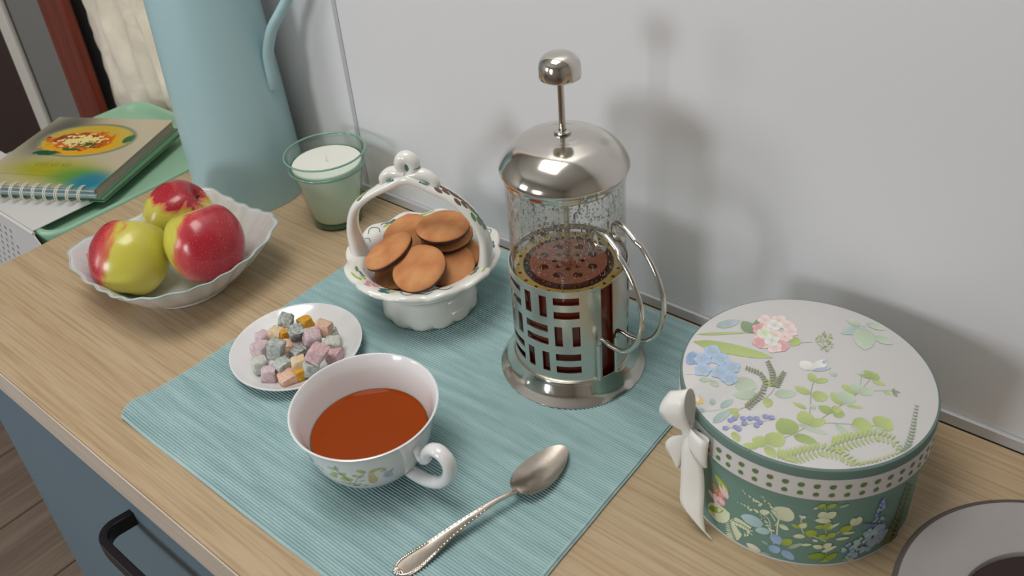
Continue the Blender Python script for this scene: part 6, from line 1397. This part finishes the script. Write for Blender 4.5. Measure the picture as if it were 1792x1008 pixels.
wm = mat('white_powder_coat', rgb(216, 214, 212), 0.45)
tl = thing('trolley', 'white perforated metal trolley under the green tray', 'trolley')
# top plate lying over the front rim, folded down into a perforated front
pl2 = MB().box(-1.02, -0.2965, 0.0008, -0.695, -0.215, 0.0024)
pl2.build('top_plate', wm, tl, sharp=None, bevel=0.0006)
MB().tube([(-1.02, -0.2985, 0.0004), (-0.690, -0.2985, 0.0004)], 0.0022, 8).build('folded_edge', wm, tl)
bm = bmesh.new()
X0, X1, Z0, Z1 = -1.02, -0.678, -0.40, -0.0012
ed = []
def bring(v):
    vv = [bm.verts.new(p) for p in v]
    return [bm.edges.new((vv[k], vv[(k + 1) % len(vv)])) for k in range(len(vv))]
ed += bring([(X0, -0.2990, Z0), (X1, -0.2990, Z0), (X1, -0.2990, Z1 - 0.012), (X1 - 0.012, -0.2990, Z1), (X0, -0.2990, Z1)])
for row in range(8):
    for c in range(15):
        hx = -0.768 - 0.0155 * c - (0.00775 if row % 2 else 0)
        hz = -0.0235 - 0.0125 * row
        if hx < X0 + 0.01:
            continue
        ed += bring([(hx + 0.0028 * math.cos(k * math.pi / 4), -0.2990, hz + 0.0040 * math.sin(k * math.pi / 4)) for k in range(8)])
bmesh.ops.triangle_fill(bm, use_beauty=True, edges=ed)
bm.verts.index_update()
fp = MB().add([v.co[:] for v in bm.verts], [[v.index for v in f.verts] for f in bm.faces])
bm.free()
fp.build('perforated_front', wm, tl, sharp=None, solid=0.0012)
dk = mat('shadowed_inside', rgb(40, 44, 60), 0.8)  # shade behind the holes, put into the panel's colour
MB().box(X0, -0.285, Z0, X1, -0.283, -0.040).build('shade_panel', dk, tl, sharp=None, label='panel coloured dark for the shade inside the trolley bin')
for lx in (-0.99, -0.68):
    for ly in (-0.285, -0.02):
        MB().tube([(lx, ly, -0.8495), (lx, ly, -0.037)], 0.009, 10).build('leg', wm, tl)

# spiral-bound cookbook on a thinner one
BA = math.atan2(0.0795, 0.1545)
BKU = Vector((math.cos(BA), math.sin(BA), 0))     # along the spine, left to right
BKV = Vector((-math.sin(BA), math.cos(BA), 0))    # away from the spine
BW, BL = 0.190, 0.1965


def book_root(name, lab, z):
    fr = Vector((-0.6815, -0.2135, z))
    r = thing(name, lab, 'book', fr, BA)
    return r


# local frame: x from -BW (left) to 0 (right), y 0 (spine) .. BL
cv, cnt2, cb2 = new_mat('cookbook_cover')
cb2.inputs['Roughness'].default_value = 0.3
tc = N(cnt2, 'ShaderNodeTexCoord')
sp_ = N(cnt2, 'ShaderNodeSeparateXYZ')
cnt2.links.new(tc.outputs['Object'], sp_.inputs[0])


def blob(cx, cy, sx, sy, lo, hi, dist=0.0, sc=60):
    """soft printed patch: 1 inside, 0 outside"""
    mpn = N(cnt2, 'ShaderNodeMapping')
    mpn.inputs['Location'].default_value = (-cx / sx, -cy / sy, 0)
    mpn.inputs['Scale'].default_value = (1 / sx, 1 / sy, 0)
    cnt2.links.new(tc.outputs['Object'], mpn.inputs['Vector'])
    ln = N(cnt2, 'ShaderNodeVectorMath', operation='LENGTH')
    cnt2.links.new(mpn.outputs['Vector'], ln.inputs[0])
    src = ln.outputs['Value']
    if dist:
        nz = N(cnt2, 'ShaderNodeTexNoise')
        nz.inputs['Scale'].default_value = sc
        nz.inputs['Detail'].default_value = 4
        cnt2.links.new(tc.outputs['Object'], nz.inputs['Vector'])
        ad = N(cnt2, 'ShaderNodeMath', operation='MULTIPLY_ADD')
        ad.inputs[1].default_value = dist
        cnt2.links.new(nz.outputs['Fac'], ad.inputs[0])
        cnt2.links.new(src, ad.inputs[2])
        src = ad.outputs[0]
    mr = N(cnt2, 'ShaderNodeMapRange')
    mr.interpolation_type = 'SMOOTHSTEP'
    mr.inputs['From Min'].default_value = hi
    mr.inputs['From Max'].default_value = lo
    cnt2.links.new(src, mr.inputs['Value'])
    return mr.outputs['Result']


cur = None


def layer(fac, col):
    global cur
    mx = N(cnt2, 'ShaderNodeMix', data_type='RGBA')
    cnt2.links.new(fac, mx.inputs['Factor'])
    if cur is None:
        mx.inputs['A'].default_value = rgb(196, 186, 160)
    else:
        cnt2.links.new(cur, mx.inputs['A'])
    mx.inputs['B'].default_value = col
    cur = mx.outputs['Result']


layer(blob(-0.155, 0.15, 0.05, 0.09, 0.2, 1.3), rgb(96, 98, 88))
layer(blob(-0.10, 0.045, 0.085, 0.040, 0.2, 1.3), rgb(168, 166, 34))
layer(blob(-0.045, 0.028, 0.060, 0.036, 0.2, 1.1), rgb(92, 150, 52))
layer(blob(-0.018, 0.016, 0.042, 0.036, 0.25, 1.1), rgb(26, 128, 150))
layer(blob(-0.160, 0.012, 0.045, 0.022, 0.2, 1.2), rgb(190, 182, 140))
layer(blob(-0.097, 0.128, 0.073, 0.049, 0.98, 1.06), rgb(128, 140, 116))
layer(blob(-0.097, 0.128, 0.068, 0.045, 0.96, 1.04), rgb(206, 178, 70))
layer(blob(-0.100, 0.118, 0.066, 0.040, 1.05, 1.30, 0.7, 60), rgb(232, 170, 20))
layer(blob(-0.105, 0.124, 0.056, 0.030, 1.45, 1.62, 1.3, 75), rgb(210, 100, 20))
layer(blob(-0.112, 0.130, 0.052, 0.022, 1.42, 1.55, 1.5, 110), rgb(150, 52, 16))
layer(blob(-0.105, 0.126, 0.060, 0.034, 1.36, 1.46, 1.9, 125), rgb(244, 226, 150))
layer(blob(-0.085, 0.116, 0.060, 0.026, 1.14, 1.22, 1.9, 190), rgb(44, 92, 36))
layer(blob(-0.135, 0.088, 0.030, 0.010, 0.9, 1.2, 0.7, 120), rgb(24, 88, 44))
layer(blob(-0.105, 0.100, 0.030, 0.008, 0.9, 1.1, 1.0, 160), rgb(40, 96, 40))
layer(blob(-0.035, 0.135, 0.010, 0.016, 0.9, 1.2, 0.6, 160), rgb(34, 100, 60))
cnt2.links.new(cur, cb2.inputs['Base Color'])

paper = mat('page_edges', rgb(168, 156, 146), 0.9, var=0.1, scale=200)
green_board = mat('green_board', rgb(96, 140, 108), 0.5)
lb_ = book_root('cookbook', 'thin green spiral-bound booklet under the cookbook on the tray', 0.0034)
lb_.rotation_euler = (0, 0, BA - 0.03)
MB().box(-BW, 0.002, 0.0, 0.006, BL + 0.004, 0.0012).build('back_cover', green_board, lb_, sharp=None)
MB().box(-BW, 0.006, 0.0013, 0.004, BL, 0.0037).build('pages', mat('pale_pages', rgb(190, 196, 178), 0.9), lb_, sharp=None)
MB().box(-BW, 0.002, 0.0038, 0.006, BL + 0.004, 0.0050).build('front_cover', green_board, lb_, sharp=None)
ub = book_root('cookbook', 'spiral-bound cookbook with an orange pasta dish on its cover', 0.0086)
MB().box(-BW, 0.0, 0.0, 0.002, BL, 0.0012).build('back_cover', green_board, ub, sharp=None)
pgs = MB()
MB().box(-BW, 0.003, 0.0013, -0.001, BL - 0.003, 0.0140).build('pages', paper, ub, sharp=None)
for k in range(4):
    MB().box(-BW, -0.0006 - 0.0004 * (k % 2), 0.0022 + 0.0030 * k, -0.0015, 0.0029, 0.0044 + 0.0030 * k).build('page_bundle', mat('blue_page_edge', [rgb(150, 176, 182), rgb(196, 200, 196), rgb(110, 150, 164), rgb(176, 190, 190)][k], 0.8), ub, sharp=None)
fc = MB().box(-BW, 0.0, 0.0141, 0.0, BL, 0.0154).build('front_cover', cv, ub, sharp=None, bevel=0.0003)
wire = mat('cream_wire', rgb(226, 220, 204), 0.35)
for k in range(11):
    x = -0.018 - 0.0168 * k
    for d in (-0.0014, 0.0014):
        loop = [(x + d, 0.0065 + 0.0125 * math.cos(R(a)) - 0.0065, 0.0068 + 0.0110 * math.sin(R(a))) for a in range(62, 299, 12)]
        MB().tube(loop, 0.00075, 6).build('wire_loop', wire, ub)
# faint embossed title on the cover (seen upside down)
tl_m = mat('gilt_ink', rgb(150, 128, 60), 0.4)
ty = MB()
def stroke(pts, x0, y0, s=0.0085):
    ty.tube([(x0 + px * s, y0 + py * s, 0.01556) for px, py in pts], 0.00022, 4)
GL = {'Q': [[(.1, .2), (.1, .8), (.35, 1), (.6, .8), (.6, .2), (.35, 0), (.1, .2)], [(.4, .3), (.75, -.1)]], 'U': [[(.1, 1), (.1, .2), (.35, 0), (.6, .2), (.6, 1)]], 'I': [[(.2, 0), (.2, 1)]],
      'E': [[(.6, 1), (.1, 1), (.1, 0), (.6, 0)], [(.1, .5), (.5, .5)]], 'V': [[(0, 1), (.35, 0), (.7, 1)]], 'N': [[(.1, 0), (.1, 1), (.6, 0), (.6, 1)]], 'D': [[(.1, 0), (.1, 1), (.4, .95), (.62, .5), (.4, .05), (.1, 0)]]}
xx = -0.128
for ch in 'QUEVEND':
    for st_ in GL[ch]:
        stroke(st_, xx, 0.052)
    xx += 0.0085 * 0.95
ty.build('cover_title', tl_m, fc, sharp=None)
MB().tube([(-BW + 0.002, 0.030, 0.01552), (-0.002, 0.024, 0.01552)], 0.0002, 4).build('cover_crease', mat('crease', rgb(120, 112, 60), 0.6), fc, sharp=None)

# ------------------------------------------------------------------ gift box
GB = (0.2130, -0.1218)


def build_box():
    root = thing('gift_box', 'round green botanical gift box with a printed lid and white satin bow', 'box', (GB[0], GB[1], 0.0))
    gm = mat('sage_green_paper', rgb(112, 147, 136), 0.55, var=0.04, scale=60)
    em = mat('dark_green_edge', rgb(100, 127, 118), 0.5)
    wp = mat('lid_paper', rgb(214, 212, 211), 0.6, var=0.015, scale=30)
    body = MB().lathe([(0.0, 0.0), (0.0862, 0.0), (0.0868, 0.0004), (0.0868, 0.0900), (0.0850, 0.0900), (0.0850, 0.0020), (0.0, 0.0020)], 128).build('body', gm, root, sharp=40)
    MB().lathe([(0.0869, 0.0002), (0.0872, 0.0002), (0.0872, 0.0018), (0.0869, 0.0018), (0.0869, 0.0002)], 128).build('bottom_edge', wp, body, sharp=40, label='white paper edge along the bottom')
    side = Print(lambda u, v, h: ((0.0868 + h) * math.cos(R(u)), (0.0868 + h) * math.sin(R(u)), max(2.0, v) / 1000), k=0.80, asp=1 / 1.515)
    side.draw([d for d in SIDE])
    side.mb.build('side_print', print_mat('side_print', 0.6), body, sharp=180, label='pale leaves, blue flowers and ferns printed on green')
    lid = MB().lathe([(0.0878, 0.0742), (0.0902, 0.0742), (0.0905, 0.0746), (0.0905, 0.1000), (0.0900, 0.1013), (0.0884, 0.1018), (0.0, 0.1018), (0.0, 0.1000), (0.0878, 0.1000), (0.0878, 0.0742)], 128).build('lid', em, root, sharp=50)
    MB().lathe([(0.0906, 0.0743), (0.09085, 0.0743), (0.09085, 0.0938), (0.0906, 0.0938), (0.0906, 0.0743)], 128).build('lid_band', wp, lid, sharp=40, label='white band around the lid')
    MB().lathe([(0.0, 0.1019), (0.0884, 0.1019), (0.0886, 0.1021), (0.0884, 0.1022), (0.0, 0.1022)], 128).build('lid_paper', wp, lid, sharp=40, label='off-white printed paper')
    dots = Print(lambda u, v, h: ((0.09085 + h) * math.cos(R(u)), (0.09085 + h) * math.sin(R(u)), v / 1000), k=0.9, asp=1 / 1.585)
    a = -99.5
    k = 0
    while k < 57:
        u = a + 6.333 * k
        t = k % 3
        dots.leaf('g' if t else 'o', u - 1.3, 86.0, u + 1.35, 89.0, 0.7)
        dots.leaf('g', u - 1.0, 81.0, u + 1.0, 78.2, 0.85)
        k += 1
    dots.mb.build('band_print', print_mat('band_print', 0.6), lid, sharp=180, label='two rows of small green leaves')
    top = Print(lambda u, v, h: (u / 1000, v / 1000, 0.1022 + h), k=0.74, wash=0.22)
    top.draw(LID)
    top.mb.build('lid_print', print_mat('lid_print', 0.6), lid, sharp=180, label='watercolour flowers, ferns and eucalyptus')
    # satin bow
    sat, snt, sb = new_mat('white_satin')
    sb.inputs['Base Color'].default_value = rgb(240, 238, 232)
    sb.inputs['Roughness'].default_value = 0.30
    sb.inputs['Sheen Weight'].default_value = 0.5
    sb.inputs['Anisotropic'].default_value = 0.6
    stc = N(snt, 'ShaderNodeTexCoord')
    snz = N(snt, 'ShaderNodeTexNoise')
    snz.inputs['Scale'].default_value = 45
    snt.links.new(stc.outputs['Object'], snz.inputs['Vector'])
    sbp = N(snt, 'ShaderNodeBump')
    sbp.inputs['Strength'].default_value = 0.25
    sbp.inputs['Distance'].default_value = 0.003
    snt.links.new(snz.outputs['Fac'], sbp.inputs['Height'])
    snt.links.new(sbp.outputs['Normal'], sb.inputs['Normal'])
    T0 = R(-121.0)
    n = Vector((math.cos(T0), math.sin(T0), 0))
    t = Vector((-math.sin(T0), math.cos(T0), 0))
    bow = bpy.data.objects.new('bow', None)
    COLL.objects.link(bow)
    bow.parent = root
    bow['label'] = 'tied white satin ribbon'

    def at(s, z, d):
        # s along the rim, z height, d distance off the box side (follows the curve)
        th = T0 + s / 0.0912
        return Vector(((0.0912 + d) * math.cos(th), (0.0912 + d) * math.sin(th), z))

    def ribbon(name, ctrl, nseg=6, f=None):
        """ctrl: (s, z, d, ws, wz, wd) centre and half-width vector in (s, z, d)"""
        c = cr_spline(ctrl, nseg)
        mb = MB()
        vs = []
        for q in c:
            for w in (-1, -0.5, 0, 0.5, 1):
                vs.append((f or at)(q[0] + q[3] * w, q[1] + q[4] * w, q[2] + q[5] * w + 0.0009 * (1 - w * w)))
        fs = [(i * 5 + k, i * 5 + k + 1, i * 5 + k + 6, i * 5 + k + 5) for i in range(len(c) - 1) for k in range(4)]
        mb.add(vs, fs).build(name, sat, bow, solid=0.0005, sharp=120)
    # the free pieces stand off towards the front; t2, n2: their own directions
    A2 = R(-85.0)
    n2 = Vector((math.cos(A2), math.sin(A2), 0))
    t2 = Vector((-math.sin(A2), math.cos(A2), 0))
    K0 = Vector((0.0955 * math.cos(T0), 0.0955 * math.sin(T0), 0.0))

    def at2(s, z, d):
        return K0 + t2 * s + n2 * d + Vector((0, 0, z))
    # upper loop: out of the knot, up to the left, and back
    ribbon('loop', [(-0.0005, 0.0870, 0.0030, 0.0030, 0.0006, 0.0), (-0.0055, 0.0960, 0.0075, 0.0078, 0.0030, 0.0), (-0.0098, 0.1060, 0.0095, 0.0100, 0.0045, 0.001), (-0.0105, 0.1150, 0.0075, 0.0088, 0.0050, 0.001), (-0.0095, 0.1205, 0.0010, 0.0070, 0.0045, 0.0), (-0.0085, 0.1160, -0.0050, 0.0075, 0.0040, 0.0), (-0.0070, 0.1040, -0.0060, 0.0080, 0.0030, 0.0), (-0.0005, 0.0870, -0.0010, 0.0030, 0.0006, 0.0)], f=at2)
    # right loop lying on the band
    ribbon('loop', [(0.0, 0.0845, 0.0040, 0.001, 0.004, 0.0), (0.0070, 0.0860, 0.0085, 0.0005, 0.0100, 0.0), (0.0170, 0.0835, 0.0085, 0.0, 0.0130, 0.0), (0.0205, 0.0815, 0.0050, 0.0, 0.0130, 0.0), (0.0165, 0.0810, 0.0022, 0.0, 0.0125, 0.0), (0.0060, 0.0820, 0.0020, 0.0, 0.0080, 0.0), (0.0, 0.0840, 0.0030, 0.0, 0.0035, 0.0)])
    # long tail hanging to the worktop
    ribbon('tail', [(0.0005, 0.0840, 0.0035, 0.0025, 0.0, 0.0), (0.0040, 0.0740, 0.0072, 0.0066, 0.0, 0.0), (0.0070, 0.0600, 0.0090, 0.0085, 0.0005, 0.0), (0.0085, 0.0420, 0.0105, 0.0092, 0.0010, 0.0), (0.0100, 0.0240, 0.0135, 0.0096, -0.0010, 0.001), (0.0140, 0.0135, 0.0150, 0.0085, -0.0050, 0.001), (0.0210, 0.0075, 0.0155, 0.0050, -0.0036, 0.001), (0.0275, 0.0030, 0.0160, 0.0008, -0.0006, 0.0)], f=at2)
    # short tail to the left
    ribbon('tail', [(-0.0010, 0.0838, 0.0016, 0.002, 0.002, 0.0), (-0.0060, 0.0790, 0.0030, 0.0058, 0.0025, 0.0), (-0.0085, 0.0700, 0.0040, 0.0078, 0.0010, 0.0), (-0.0088, 0.0610, 0.0040, 0.0066, -0.0010, 0.0), (-0.0075, 0.0520, 0.0040, 0.0030, -0.0025, 0.0), (-0.0065, 0.0480, 0.0040, 0.0006, -0.0006, 0.0)], f=at2)
    kn = MB().tube([at(-0.0008, 0.0915, 0.0040), at(-0.0004, 0.0880, 0.0062), at(0.0, 0.0845, 0.0066), at(0.0004, 0.0810, 0.0058), at(0.0008, 0.0785, 0.0034)], [0.0026, 0.0042, 0.0046, 0.0042, 0.0028], 12, flat=0.7)
    kn.build('knot', sat, bow, sharp=80)
    return root


build_box()

# ------------------------------------------------------------------ grey dish at the right edge
gd = thing('grey_dish', 'grey stoneware dish with a wide sloping rim, cut off at the photo corner', 'dish', (0.4165, -0.1760, 0.0))
gs = mat('grey_stoneware', rgb(160, 154, 152), 0.5, var=0.04, scale=80)
gp = cr_spline([(0.0600, 0.0), (0.0640, 0.0020), (0.0800, 0.0110), (0.0980, 0.0250), (0.1040, 0.0285), (0.1058, 0.0300), (0.1050, 0.0318), (0.1020, 0.0322), (0.0860, 0.0290), (0.0700, 0.0272), (0.0672, 0.0252), (0.0650, 0.0160), (0.0600, 0.0070), (0.0500, 0.0050), (0.0, 0.0050)], 5)
MB().lathe([(0.0, 0.0015), (0.058, 0.0015)] + gp, 112).build('body', gs, gd, sharp=60)
MB().lathe(cr_spline([(0.1012, 0.0268), (0.1060, 0.0292), (0.1072, 0.0306), (0.1062, 0.0322), (0.1040, 0.0327)], 4), 112).build('rim_edge', mat('dark_brown_glaze', rgb(84, 76, 70), 0.45), gd, sharp=60, solid=0.0005, label='darker glazed outer edge')
tag(MB().lathe([(0.0, 0.0060), (0.0585, 0.0085), (0.0630, 0.0160), (0.0660, 0.0236), (0.0, 0.0236)], 80).build('coffee', mat('black_coffee', rgb(40, 18, 16), 0.12), loc=(0.4165, -0.1760, 0.0), sharp=60), 'nearly black coffee filling the grey dish', 'coffee')
